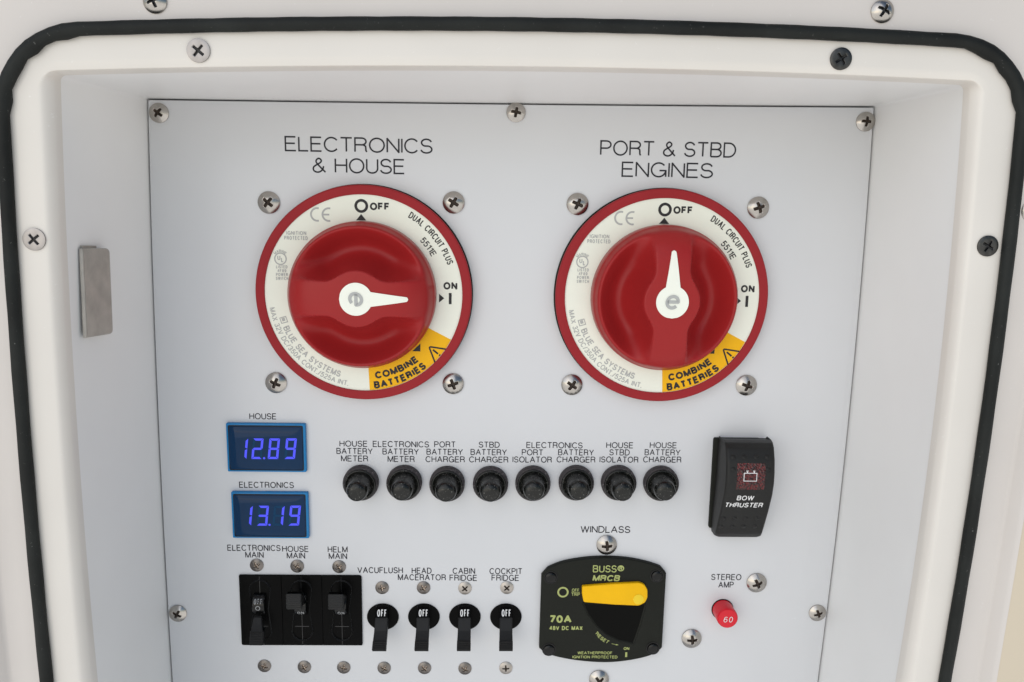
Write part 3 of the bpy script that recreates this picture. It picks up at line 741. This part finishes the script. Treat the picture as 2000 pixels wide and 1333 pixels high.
# ------------------------------------------------------------------ digital meters
SEG = {'0': 'abcdef', '1': 'bc', '2': 'abged', '3': 'abgcd', '8': 'abcdefg', '9': 'abcdfg'}
def meter(cor, inn, digs, dot_after, label, dgeo):
    u = sum(p[0] for p in cor) / 4; v = sum(p[1] for p in cor) / 4
    o = thing('digital_meter', u, v, 0, label, 'voltmeter', 'blue digital meters'); H = 2.2
    ol = [loc(o, a, b, H) for a, b in cor]
    # a plain rectangle: average the measured sides
    x0 = (ol[0][0] + ol[3][0]) / 2; x1 = (ol[1][0] + ol[2][0]) / 2; y1 = (ol[0][1] + ol[1][1]) / 2; y0 = (ol[2][1] + ol[3][1]) / 2
    mb = MB(); mb.prism(rounded(rect(x0, x1, y0, y1), .5, 3), 0, H, .5); mb.build('bezel', 'blue_bezel', o)
    a0, a1, b0, b1 = x0 + 1.2, x1 - 1.2, y0 + 1.0, y1 - 1.0
    mb = MB(); nx, ny = 24, 16; vs = []
    def hz(x, y):
        s, t = (x - a0) / (a1 - a0) * 2 - 1, (y - b0) / (b1 - b0) * 2 - 1
        return H + .05 + 1.1 * (1 - abs(s) ** 6) ** .5 * (1 - abs(t) ** 4) ** .5 + 0.35 * (1 - t * t)
    for j in range(ny + 1):
        for i in range(nx + 1):
            s = -math.cos(math.pi * i / nx); t = -math.cos(math.pi * j / ny)
            x = (a0 + a1) / 2 + s * (a1 - a0) / 2; y = (b0 + b1) / 2 + t * (b1 - b0) / 2; vs.append((x, y, hz(x, y)))
    mb.add(vs, [(j * (nx + 1) + i, j * (nx + 1) + i + 1, (j + 1) * (nx + 1) + i + 1, (j + 1) * (nx + 1) + i) for j in range(ny) for i in range(nx)])
    sc = mb.build('screen', 'display', o, sharp=80)
    us, v0, v1, wpx = dgeo
    mb = MB(); e0 = rounded(rect(a0 - .15, a1 + .15, b0 - .15, b1 + .15), .8, 4); mb.loft([[(x, y, H - .05) for x, y in e0], [(x, y, H + .3) for x, y in e0], [(x, y, H + .45) for x, y in inset(e0, .45)], [(x, y, H - .05) for x, y in inset(e0, .6)]], True)
    mb.build('inner_frame', 'void', o)
    for i, dch in enumerate(digs):
        xa, ya = loc(o, us[i], v0, H + 1.4); xb, yb = loc(o, us[i] + wpx, v1, H + 1.4)
        w, hgt = xb - xa, ya - yb; sw = .19 * w + .15; gap = .12; sl = 0.12
        f = lambda X, Y: (xa + X + sl * (Y - hgt / 2), yb + Y)
        hv = hgt / 2
        segs = {'a': ((gap, hgt), (w - gap, hgt), 0, -1), 'd': ((gap, 0), (w - gap, 0), 0, 1), 'g': ((gap, hv), (w - gap, hv), 0, 0),
                'b': ((w, hgt - gap), (w, hv + gap), -1, 0), 'c': ((w, hv - gap), (w, gap), -1, 0), 'f': ((0, hgt - gap), (0, hv + gap), 1, 0), 'e': ((0, hv - gap), (0, gap), 1, 0)}
        for lit in (True, False):
            mb = MB(); mb.recalc = False
            for s, (p, q, ix, iy) in segs.items():
                if (s in SEG[dch]) != lit: continue
                if s == 'g':
                    pp = [(p[0] + sw * .2, hv), (p[0] + sw * .7, hv + sw / 2), (q[0] - sw * .7, hv + sw / 2), (q[0] - sw * .2, hv), (q[0] - sw * .7, hv - sw / 2), (p[0] + sw * .7, hv - sw / 2)]
                elif iy:
                    pp = [p, q, (q[0] - sw, q[1] + iy * sw), (p[0] + sw, p[1] + iy * sw)]
                else:
                    outer_first = sw if p[1] > hv + .5 * hgt * .5 else sw * .45
                    e0 = sw if s in 'bf' else sw * .45; e1 = sw * .45 if s in 'bf' else sw
                    pp = [p, (p[0] + ix * sw, p[1] - e0), (q[0] + ix * sw, q[1] + e1), q]
                pts3 = []
                for X, Y in pp:
                    a, b = f(X, Y); pts3.append((a, b, hz(a, b) + (.10 if lit else .06)))
                if area([(a, b) for a, b, _ in pts3]) < 0: pts3 = pts3[::-1]
                mb.add(pts3, [tuple(range(len(pts3)))])
            if lit and i == dot_after:
                a, b = f(w + 1.05, .45); mb.add([(x, y, hz(x, y) + .1) for x, y in circle(a, b, .55, 16)], [tuple(range(16))])
            if mb.v and (lit or i): mb.build('lit_digit' if lit else 'unlit_segments', 'led' if lit else 'seg_off', sc, smooth=False)
    return o
meter([(439, 827), (595, 829), (599, 923), (446, 922)], None, '1289', 1, 'blue voltmeter reading 12.89 under the HOUSE legend, the upper one',
      ((462, 492, 524, 556.5), 856.5, 897, 22))
meter([(449, 961), (600, 963.5), (604, 1053), (456, 1051)], None, '1319', 1, 'blue voltmeter reading 13.19 under the ELECTRONICS legend, the lower one',
      ((471, 502.5, 533, 564.5), 988, 1027, 22))

# ------------------------------------------------------------------ push-to-reset breakers under rubber boots
boots = [(704, 945, 'HOUSE BATTERY METER', (-.4, .2)), (789, 945, 'ELECTRONICS BATTERY METER', (.1, 0)), (873, 947, 'PORT BATTERY CHARGER', (0, .1)), (958, 947, 'STBD BATTERY CHARGER', (0, -.1)),
         (1041, 946, 'ELECTRONICS PORT ISOLATOR', (0, -.6)), (1126, 945, 'ELECTRONICS BATTERY CHARGER', (.2, -.4)), (1209, 945, 'HOUSE STBD ISOLATOR', (.3, -.5)), (1292, 946, 'HOUSE BATTERY CHARGER, rightmost', (.7, -.3))]
def boot():
    o = thing('booted_button', 704, 945, 3.0, '', 'button', 'black rubber booted buttons in a row'); o.location.y = 0
    mb = MB(); mb.lathe([(8.45, 0), (8.5, 2.6), (8.4, 3.4), (8.0, 3.9), (7.3, 4.0)], n=72, cap=True); mb.build('collar', 'collar', o, sharp=50)
    mb = MB(); mb.lathe([(7.5, 3.95), (7.62, 4.5), (7.5, 5.1), (7.1, 5.35), (6.6, 5.2), (6.35, 4.9), (6.2, 5.0), (5.8, 6.2), (5.35, 8.0), (5.15, 9.6), (5.05, 11.2), (4.95, 12.4), (4.65, 13.5), (4.1, 14.3), (3.2, 14.85), (1.8, 15.15), (.4, 15.2)], n=72)
    mb.build('rubber_boot', 'boot', o, sharp=60)
    return o
b0 = boot()
for i, (u, v, nm, tilt) in enumerate(boots):
    o = b0 if i == 0 else copy_tree(b0)
    x, z = on(u, v, 3.0); o.location = (x * MM, 0, (z + ZOFF) * MM)
    o['label'] = f'black rubber booted button under the legend {nm}'
    for ch in o.children:
        if ch.name.startswith('rubber_boot'): ch.rotation_euler = (math.radians(-tilt[1] * 3), math.radians(tilt[0] * 3), random.random() * 6)

# ------------------------------------------------------------------ triple main breakers
def lever_strip(mb, prof, xw, thick, x_off=None):
    """lever of width xw following the front profile [(y, z, half_width_scale, x_shift)], with thickness behind"""
    n = len(prof); rows = []
    for i, (y, z, ws, xs) in enumerate(prof):
        a = prof[max(i - 1, 0)]; b = prof[min(i + 1, n - 1)]
        dy, dz = b[0] - a[0], b[1] - a[1]; l = math.hypot(dy, dz) or 1; ny, nz = dz / l, -dy / l       # front normal
        if nz < 0: ny, nz = -ny, -nz
        w = xw / 2 * ws; e = .35
        by, bz = y - ny * thick, z - nz * thick
        rows.append([(xs - w, y - ny * e, z - nz * e), (xs - w + e, y, z), (xs + w - e, y, z), (xs + w, y - ny * e, z - nz * e), (xs + w, by, bz), (xs - w, by, bz)])
    mb.loft(rows, True, True, True)
cor = [(464, 1121.5), (704.5, 1127.5), (709.5, 1262), (473.5, 1260)]
def lerp(a, b, t): return (a[0] + (b[0] - a[0]) * t, a[1] + (b[1] - a[1]) * t)
ML = [('ELECTRONICS MAIN', False), ('HOUSE MAIN', True), ('HELM MAIN', True)]
cols = [508, 588, 666]
for i, (nm, up) in enumerate(ML):
    t0, t1 = (0, .345) if i == 0 else ((.345, .675) if i == 1 else (.675, 1))
    c4 = [lerp(cor[0], cor[1], t0), lerp(cor[0], cor[1], t1), lerp(cor[3], cor[2], t1), lerp(cor[3], cor[2], t0)]
    u = sum(p[0] for p in c4) / 4; v = sum(p[1] for p in c4) / 4
    state = 'lever down at OFF' if not up else 'lever up'
    extra = ('leftmost of the three joined', 'between its two neighbours', 'rightmost of the three joined')[i]
    o = thing('circuit_breaker', u, v, 0, f'black breaker marked {nm}, {state}, {extra}', 'breaker', 'joined main breakers')
    H = 1.0
    q = [loc(o, a, b, H) for a, b in c4]
    x0 = (q[0][0] + q[3][0]) / 2 + .06; x1 = (q[1][0] + q[2][0]) / 2 - .06
    y1 = on(584, 1124.5, H)[1] - o['oz']; y0 = on(590, 1261, H)[1] - o['oz']
    rr = [0.0, 0.0, 0.0, 0.0]
    if i == 0: rr = [1.0, 0, 0, .6]
    if i == 2: rr = [0, .6, 1.4, 0]
    mb = MB(); mb.prism(rounded(rect(x0, x1, y0, y1), rr, 5), 0, H, .15); mb.build('body', 'blk', o)
    # toggle slot rim
    cx = (x0 + x1) / 2 - .2; cyy = (y0 + y1) / 2; hh = (y1 - y0)
    T, B = y1 - hh * .06, y0 + hh * .07; ww, wn = 5.3, 4.2
    P = arc(cx, T - 5.2, ww, 5.2, 0, 180, 16) + [(cx - wn, cyy + 2.5), (cx - wn, cyy - 1)] + arc(cx, B + 5.4, ww, 5.4, 180, 360, 16) + [(cx + wn, cyy - 1), (cx + wn, cyy + 2.5)]
    P = cat_rom(P + [P[0]], 3)
    mb = MB(); Pi = inset(P[:-1], .55); Po = P[:-1]
    Pm = inset(P[:-1], .25)
    mb.loft([[(x, y, H - .05) for x, y in Po], [(x, y, H + .95) for x, y in Pm], [(x, y, H - .05) for x, y in Pi]], True)
    mb.build('slot_rim', 'rim_sheen', o, sharp=70)
    mb = MB(); mb.box(cx - .09, cx + .09, y0 + .5, y1 - .5, H - .1, H + .12); mb.box(cx - 3.4, cx + 3.4, B + 7.6, B + 7.85, H - .1, H + .2); mb.build('mould_seam', 'rim_sheen', o, smooth=False)
    mb = MB()                      # rotor: half drum with its axis across the slot
    R0 = 5.6; rows = []; cyy += 2.8
    for k in range(21):
        a = math.pi * k / 20; rows.append([(cx - 2.9, cyy + 1 + R0 * math.cos(a), H - 1.5 + R0 * math.sin(a)), (cx - 2.5, cyy + 1 + (R0 + .3) * math.cos(a), H - 1.5 + (R0 + .3) * math.sin(a)),
                                           (cx + 2.5, cyy + 1 + (R0 + .3) * math.cos(a), H - 1.5 + (R0 + .3) * math.sin(a)), (cx + 2.9, cyy + 1 + R0 * math.cos(a), H - 1.5 + R0 * math.sin(a))])
    mb.loft(rows, False)
    for s in (-1, 1): mb.add([(r[0][0] if s < 0 else r[3][0], r[0][1], r[0][2]) for r in rows], [tuple(range(21)) if s < 0 else tuple(range(20, -1, -1))])
    rt = mb.build('rotor', 'blk_sheen', o)
    lv = MB()
    if not up:
        tx, ty = loc(o, 500, 1261, 13.0); sx, sy_ = loc(o, 511, 1207, 6.0)
        prof = [(sy_ + .5, 5.0, .55, cx), (sy_, 6.0, .62, cx - .1), (sy_ - (sy_ - ty) * .45, 9.4, .85, (cx + tx) / 2), (sy_ - (sy_ - ty) * .5, 10.0, 1, (cx + tx) / 2)]
        rid = 9
        for k in range(rid * 2 + 1):
            t = .5 + .5 * k / (rid * 2); prof.append((sy_ + (ty - sy_) * t, 6 + 7.0 * t + (.22 if k % 2 else 0), 1, cx + (tx - cx) * (.5 + .5 * (t - .5) * 2)))
        lever_strip(lv, prof, 6.6, 3.0)
    else:
        ub = (558, 589) if i == 1 else (640, 671)
        vb = (1161, 1191) if i == 1 else (1162, 1191.5)
        hx0, hy1 = loc(o, ub[0], vb[0], 13.5); hx1, hy0 = loc(o, ub[1], vb[1], 13.5)
        mx = (hx0 + hx1) / 2; w = hx1 - hx0
        # neck from the rotor, then the ridged end
        lv.loft([[(cx - 2, cyy + 1 + 1, 3.5), (cx + 2, cyy + 2, 3.5), (cx + 2, cyy + 5, 3.0), (cx - 2, cyy + 5, 3.0)],
                 [(mx - w / 2, hy0 + .6, 10.5), (mx + w / 2, hy0 + .6, 10.5), (mx + w / 2, hy1 - .3, 10.2), (mx - w / 2, hy1 - .3, 10.2)]], True)
        prof = []
        for k in range(17):
            t = k / 16; prof.append((hy1 + (hy0 - hy1) * t, 13.3 + .5 * math.sin(math.pi * t) + (.2 if k % 2 else 0), 1, mx))
        lever_strip(lv, prof, w, 3.2)
    lv.build('lever', 'blk_lever', o, sharp=25)
    mb = MB(); mb.recalc = False
    def drum(cx_):
        def fn(x, y):
            a = (y - 0) / (R0 + .3); return (cx_ + x, cyy + 1 + (R0 + .36) * math.sin(a), H - 1.5 + (R0 + .36) * math.cos(a))
        return fn
    if not up:
        text(mb, 'OFF', 0, 2.9, 3.9, 2.6, .13, .2, .02, 0, drum(cx))
        ribbon(mb, circle(0, -.3, 1.0, 24) + [circle(0, -.3, 1.0, 24)[0]], .36, .02, drum(cx))
    else:
        text(mb, 'ON', .3, -3.2, 3.2, 2.2, .15, .2, .02, 0, drum(cx)); ribbon(mb, [(.3, -4.7), (.3, -5.6)], .45, .02, drum(cx))
    mb.build('marking', 'grey_white', rt, smooth=False)

# ------------------------------------------------------------------ four lever breakers
def lever_breaker():
    o = thing('lever_breaker', 748, 1204.5, 0, '', 'breaker', 'black lever breakers in a row')
    mb = MB(); P = [(7.85 * math.cos(t) , 7.0 * math.sin(t)) for t in [2 * math.pi * k / 64 for k in range(64)]]
    mb.prism(P, 0, .7, .25); mb.build('collar', 'blk', o)
    mb = MB(); H = .7
    prof = [(6.7, .8, 1, 0), (6.4, 2.2, 1, 0), (5.9, 3.3, 1, 0), (2.0, 5.2, 1, 0)]
    lever_strip(mb, prof, 6.3, 1.8)
    r = mb.build('rotor', 'blk', o, sharp=40)
    mb = MB(); mb.recalc = False
    f = lambda x, y: (x, y, 3.3 + (5.9 - y) * (1.9 / 3.9))
    text(mb, 'OFF', 0.1, 4.1, 4.5, 3.0, .145, .16, .06, 0, f); mb.build('marking', 'white_ink', r, smooth=False)
    mb = MB()
    prof = [(2.5, 4.5, 1, 0), (2.0, 5.5, 1, 0), (.8, 6.4, 1, 0), (-2.8, 8.2, 1, 0), (-3.2, 8.5, 1, 0), (-6.0, 11.9, 1.03, 0)]
    for k in range(11): prof.append((-6.0 - .31 * k, 12.2 + .30 * k + (.3 if k % 2 else 0), 1.05, 0))
    lever_strip(mb, prof, 6.3, 3.2); mb.build('lever', 'blk_lever', o, sharp=25)
    return o
l0 = lever_breaker()
for i, (u, nm) in enumerate(((748, 'VACUFLUSH'), (828, 'HEAD MACERATOR'), (908, 'CABIN FRIDGE'), (988, 'COCKPIT FRIDGE'))):
    o = l0 if i == 0 else copy_tree(l0)
    x, z = on(u, 1204.5, 0); o.location = (x * MM, 0, (z + ZOFF) * MM)
    o['label'] = f'black breaker with drooping OFF lever, below the {nm} legend'

# ------------------------------------------------------------------ windlass breaker
o = thing('windlass_breaker', 1180, 1192, 0, 'black arched breaker with a yellow lever and green print under the WINDLASS legend', 'breaker')
H = 2.8
top = [loc(o, a, b, H) for a, b in ((1058, 1117), (1095, 1101), (1140, 1092.5), (1182, 1090), (1226, 1092.5), (1268, 1101), (1302, 1113))]
bot = [loc(o, a, b, H) for a, b in ((1293, 1272), (1262, 1284), (1222, 1292), (1180, 1295), (1130, 1291.5), (1088, 1284), (1053, 1273))]
tl, tr, br, bl = top[0], top[-1], bot[0], bot[-1]
out = cat_rom(top, 5)[2:-2] + [lerp(tr, br, .05), lerp(tr, br, .5), lerp(tr, br, .96)] + cat_rom(bot, 5)[2:-2] + [lerp(bl, tl, .04), lerp(bl, tl, .5), lerp(bl, tl, .95)]
mb = MB(); mb.prism(out, 0, H, .7); mb.build('body', 'blk_matte', o)
for a, b in ((1075.5, 1128), (1283, 1125), (1072, 1269), (1275, 1266.5)):
    x, y = loc(o, a, b, H); mb = MB(); mb.lathe([(3.4, H - .1), (3.4, H + .2), (2.9, H + .25), (2.85, H + .5), (2.6, H + 1.0), (2.0, H + 1.35), (1, H + 1.45)], x, y, 36); mb.build('rivet', 'blk_sheen', o)
wp = [loc(o, a, b, H) for a, b in ((1141, 1180), (1150, 1200), (1166, 1222), (1184, 1238), (1208, 1250), (1236, 1256), (1248, 1222), (1259, 1182))]
mb = MB(); mb.add([(x, y, H + .06) for x, y in wp], [tuple(range(len(wp)))]); mb.build('lever_window', 'window', o, smooth=False)
mb = MB(); rim_in = inset(wp, .1); rim_out = inset(wp, -.9)
mb.loft([[(x, y, H - .1) for x, y in rim_out], [(x, y, H + .35) for x, y in inset(wp, -.5)], [(x, y, H + .0) for x, y in rim_in]], True); mb.build('window_rim', 'blk_matte', o)
HY = 4.7
ly = [loc(o, a, b, HY) for a, b in ((1137, 1146), (1195, 1141.5), (1249, 1139), (1259, 1143), (1265, 1153), (1265, 1168), (1260, 1178), (1248, 1184), (1200, 1182), (1140, 1177), (1137, 1162))]
mb = MB(); mb.prism(rounded(ly, .8, 3), H + .12, HY, .5); lv = mb.build('lever', 'lever_y', o)
x, y = loc(o, 1247, 1171, HY); mb = MB(); mb.lathe([(2.6, HY - .1), (2.6, HY + .15), (2.4, HY + .22)], x, y, 32); mb.build('pivot', 'pivot_y', lv)
mb = MB(); mb.recalc = False; zt = H + .06
R_ = lambda s, a, b, v, c, sw, sl=0: ptext(mb, o, s, a, b, v, c, H, sw, zt, sl)
R_('BUSS®', 1158, 1219, 1111.5, 14, .14); R_('MRCB', 1158, 1211, 1129.5, 12, .22, .2)
R_('OFF', 1117, 1131.5, 1153, 6, .16); R_('TRIP', 1116, 1132.5, 1161.5, 6, .16)
x, y = loc(o, 1116, 1157, H); x2, _ = loc(o, 1132.5, 1157, H); ribbon(mb, [(x, y), (x2, y)], .25, zt, lambda a, b: (a, b))
x, y = loc(o, 1099.5, 1157, H); ribbon(mb, circle(x, y, 2.35, 36) + [circle(x, y, 2.35, 36)[0]], .85, zt, lambda a, b: (a, b))
R_('70A', 1073, 1116.5, 1209.5, 15, .24); R_('48V DC MAX', 1073, 1138, 1227, 8, .22)
R_('WEATHERPROOF', 1128, 1196, 1275.5, 5.6, .18); R_('IGNITION PROTECTED', 1118, 1206, 1283.5, 5.6, .18); R_('ON', 1218, 1229, 1267, 5.6, .2)
x, y = loc(o, 1223, 1279, H); ribbon(mb, [(x, y - 1.3), (x, y + 1.3)], 1.0, zt, lambda a, b: (a, b))
pa, pb = loc(o, 1163, 1241, H), loc(o, 1208, 1264, H); ln = math.dist(pa, pb); ang = math.atan2(pb[1] - pa[1], pb[0] - pa[0])
def rs(x, y):
    y = y + .035 * x * x - .35
    return ((pa[0] + pb[0]) / 2 + x * math.cos(ang) - y * math.sin(ang), (pa[1] + pb[1]) / 2 + x * math.sin(ang) + y * math.cos(ang))
text(mb, 'RESET', -ln * .22, .1, ln * .60, 1.9, .18, .13, zt, .15, rs); text(mb, '>', ln * .33, .1, ln * .27, 1.5, .14, .1, zt, 0, rs)
mb.build('green_print', 'lime', o, smooth=False)

# ------------------------------------------------------------------ rocker switch
o = thing('rocker_switch', 1438, 945, 0, 'black rocker switch with a red lens marked BOW THRUSTER', 'rocker switch')
xa, ya = loc(o, 1396, 856, 1.5); xb, yb = loc(o, 1383, 1032, 1.5); xl = (xa + xb) / 2
mb = MB(); mb.prism(rounded(rect(xl, xl + 22.6, yb, ya), 1.0, 4), 0, 1.6, .5); mb.build('bezel', 'blk_matte', o)
st = [(1416, 1511, 857.5, 3.0), (1417, 1512, 859.5, 7.5), (1418, 1513, 865, 11.5), (1419, 1514, 876, 14.5), (1419.5, 1514.5, 900, 17.2), (1419, 1514, 925, 18.4), (1418, 1513, 945, 18.5), (1414, 1509.5, 968, 17.4), (1406, 1500.5, 1000, 14.6), (1398, 1491, 1028, 11.6), (1394.5, 1487, 1042, 9.4), (1394, 1485, 1049, 6.5)]
rows = []; rz = []
for a, b, v, h in st:
    x0, y = loc(o, a, v, h); x1, _ = loc(o, b, v, h); rz.append((y, h, x0, x1))
xm0 = sum(r[2] for r in rz) / len(rz); xm1 = sum(r[3] for r in rz) / len(rz)
def rock_h(y):
    for p, q in zip(rz, rz[1:]):
        if p[0] >= y >= q[0]:
            t = (p[0] - y) / (p[0] - q[0]); return p[1] + (q[1] - p[1]) * t
    return rz[0][1] if y > rz[0][0] else rz[-1][1]
fine = []
for k in range(len(rz) - 1):
    for j in range(4):
        t = j / 4; fine.append(tuple(rz[k][q] + (rz[k + 1][q] - rz[k][q]) * t for q in range(4)))
fine.append(rz[-1])
for y, h, x0, x1 in fine:
    x0 = x0 * .5 + xm0 * .5; x1 = x1 * .5 + xm1 * .5; r = min(1.5, (h - 1.2) * .8)
    endr = 1.2 if y in (fine[0][0], fine[-1][0]) else 0
    pr = [(x0 + endr, 1.2)] + [(x0 + endr + r - r * math.cos(a), h - r + r * math.sin(a)) for a in [math.pi / 2 * k / 5 for k in range(6)]]
    pr += [(x1 - endr - r + r * math.sin(a), h - r + r * math.cos(a)) for a in [math.pi / 2 * k / 5 for k in range(6)]] + [(x1 - endr, 1.2)]
    rows.append([(x, y, z) for x, z in pr])
mb = MB(); mb.loft(rows, False); n = len(rows[0])
mb.add(rows[0], [tuple(range(n))]); mb.add(rows[-1], [tuple(range(n - 1, -1, -1))])
rk = mb.build('rocker', 'rocker', o, sharp=40)
sf = lambda x, y: (x, y, rock_h(y))
def sp(u, v):                        # photo point -> point on the rocker's face
    h = 16.0
    for _ in range(6): x, y = loc(o, u, v, h); h = rock_h(y)
    return x, y
x0, y1 = sp(1440, 905); x1, y0 = sp(1492, 957)
mb = MB(); rws = []
for j in range(9):
    y = y0 + (y1 - y0) * j / 8; rws.append([(x0 + (x1 - x0) * i / 8, y, rock_h(y) + .06) for i in range(9)])
mb.loft(rws, False); ln_ = mb.build('lens', 'red_lens', rk)
mb = MB(); mb.recalc = False
bx0, by1 = sp(1453.5, 924.5); bx1, by0 = sp(1477.5, 940)
ribbon(mb, [(bx0, by0), (bx1, by0), (bx1, by1), (bx0, by1), (bx0, by0)], .3, .16, sf)
for t in (.25, .78):
    xx = bx0 + (bx1 - bx0) * t; ribbon(mb, [(xx, by1 + .2), (xx, by1 + .75)], .6, .17, sf); ribbon(mb, [(xx - .5, by1 + 1.0), (xx + .5, by1 + 1.0)], .3, .18, sf)
mb.build('battery_symbol', 'white_ink', ln_, smooth=False)
mb = MB(); mb.recalc = False
for s, a, b, v, c in (('BOW', 1439.5, 1472.5, 973, 9.0), ('THRUSTER', 1416, 1490, 986.5, 9.0)):
    p, q = sp(a, v), sp(b, v); ca = sp((a + b) / 2, v - c / 2)[1] - sp((a + b) / 2, v + c / 2)[1]
    text(mb, s, (p[0] + q[0]) / 2, p[1], q[0] - p[0], ca, .165, .12, .08, .08 if s == 'BOW' else .16, sf)
mb.build('lettering', 'white_ink', rk, smooth=False)
mb = MB()
for row in ([(u, 893) for u in (1432, 1454, 1477, 1499)], [(1432, 917), (1500, 917)], [(u, 1013) for u in (1413, 1434, 1456, 1478)], [(u, 1029) for u in (1408, 1430, 1452, 1474)]):
    for u, v in row:
        x, y = sp(u, v); hz0 = rock_h(y)
        rg = [[(x + r * math.cos(2 * math.pi * k / 20), y + r * math.sin(2 * math.pi * k / 20) * .8, rock_h(y + r * math.sin(2 * math.pi * k / 20) * .8) + d) for k in range(20)] for r, d in ((1.3, -.05), (1.05, .22), (.75, .42), (.3, .5))]
        mb = MB(); mb.loft(rg, True, False, True); mb.build('grip_dot', 'rocker', rk, sharp=80)

# ------------------------------------------------------------------ stereo amp button
o = thing('push_button', 1411, 1190.5, 0, 'red round push button marked 60 under the STEREO AMP legend', 'push button')
mb = MB(); mb.lathe([(5.55, .0), (5.55, .25), (5.3, .3)], n=48); mb.build('hole_rim', 'blk', o)
mb = MB(); mb.lathe([(5.15, .3), (5.15, 8.2), (5.0, 8.9), (4.6, 9.35), (3.9, 9.5), (1, 9.6)], n=64); b = mb.build('button', 'red_button', o)
mb = MB(); mb.recalc = False; text(mb, '60', .1, -.2, 4.4, 2.9, .10, .28, 9.72, .12); mb.build('marking', 'white_ink', b, smooth=False)

# ------------------------------------------------------------------ latch strike on the left wall
s0, s1 = on(300, 570, 0), on(125, 570, 74)
def wall_pt(u, v, off):
    best = None
    for k in range(741):
        h = k / 10; xw = s0[0] - 1 + (s1[0] - s0[0] + 1) * h / 74 + off
        x, z = on(u, v, h)
        if best is None or abs(x - xw) < best[0]: best = (abs(x - xw), h, z, xw)
    return best[1:]
hA, zA, xA = wall_pt(150, 484, 1.0); hB, zB, xB = wall_pt(211, 486, 3.4); _, zC, _ = wall_pt(155, 657, 1.0); _, zD, _ = wall_pt(212, 660, 3.4)
o = bpy.data.objects.new('latch_strike', None); COL.objects.link(o)
tag(o, 'brushed steel latch strike plate on the left side wall of the recess', 'latch plate')
zt_, zb_ = (zA + zB) / 2, (zC + zD) / 2
o.location = (xA * MM, -(hA + hB) / 2 * MM, ((zt_ + zb_) / 2 + ZOFF) * MM)
hh = (zt_ - zb_) / 2; dd = (hA - hB) / 2 - .9
slope = math.atan2(xB - xA, hA - hB); o.rotation_euler = (-0.05, 0, 0)
mb = MB(); outl = rounded(rect(-dd, dd, -hh, hh), [.6, 2.0, 2.0, .6], 6)       # x: depth into the recess, y: up
mb.prism(outl, -.1, 1.1, .7)
mb.v = [(z + (x + dd) * math.tan(slope) * 1.0, x, y) for x, y, z in mb.v]
p = mb.build('plate', 'latch', o)
mb = MB(); mb.box(-1.5, -.3, -dd + 1.6, dd * .4, -hh + 1, hh + .9); mb.v = [(x + .6, y, z) for x, y, z in mb.v]; mb.build('base_flange', 'latch', o)

for ob in scene.objects:
    for kx in ('ox', 'oz', 'oh'):
        if kx in ob: del ob[kx]
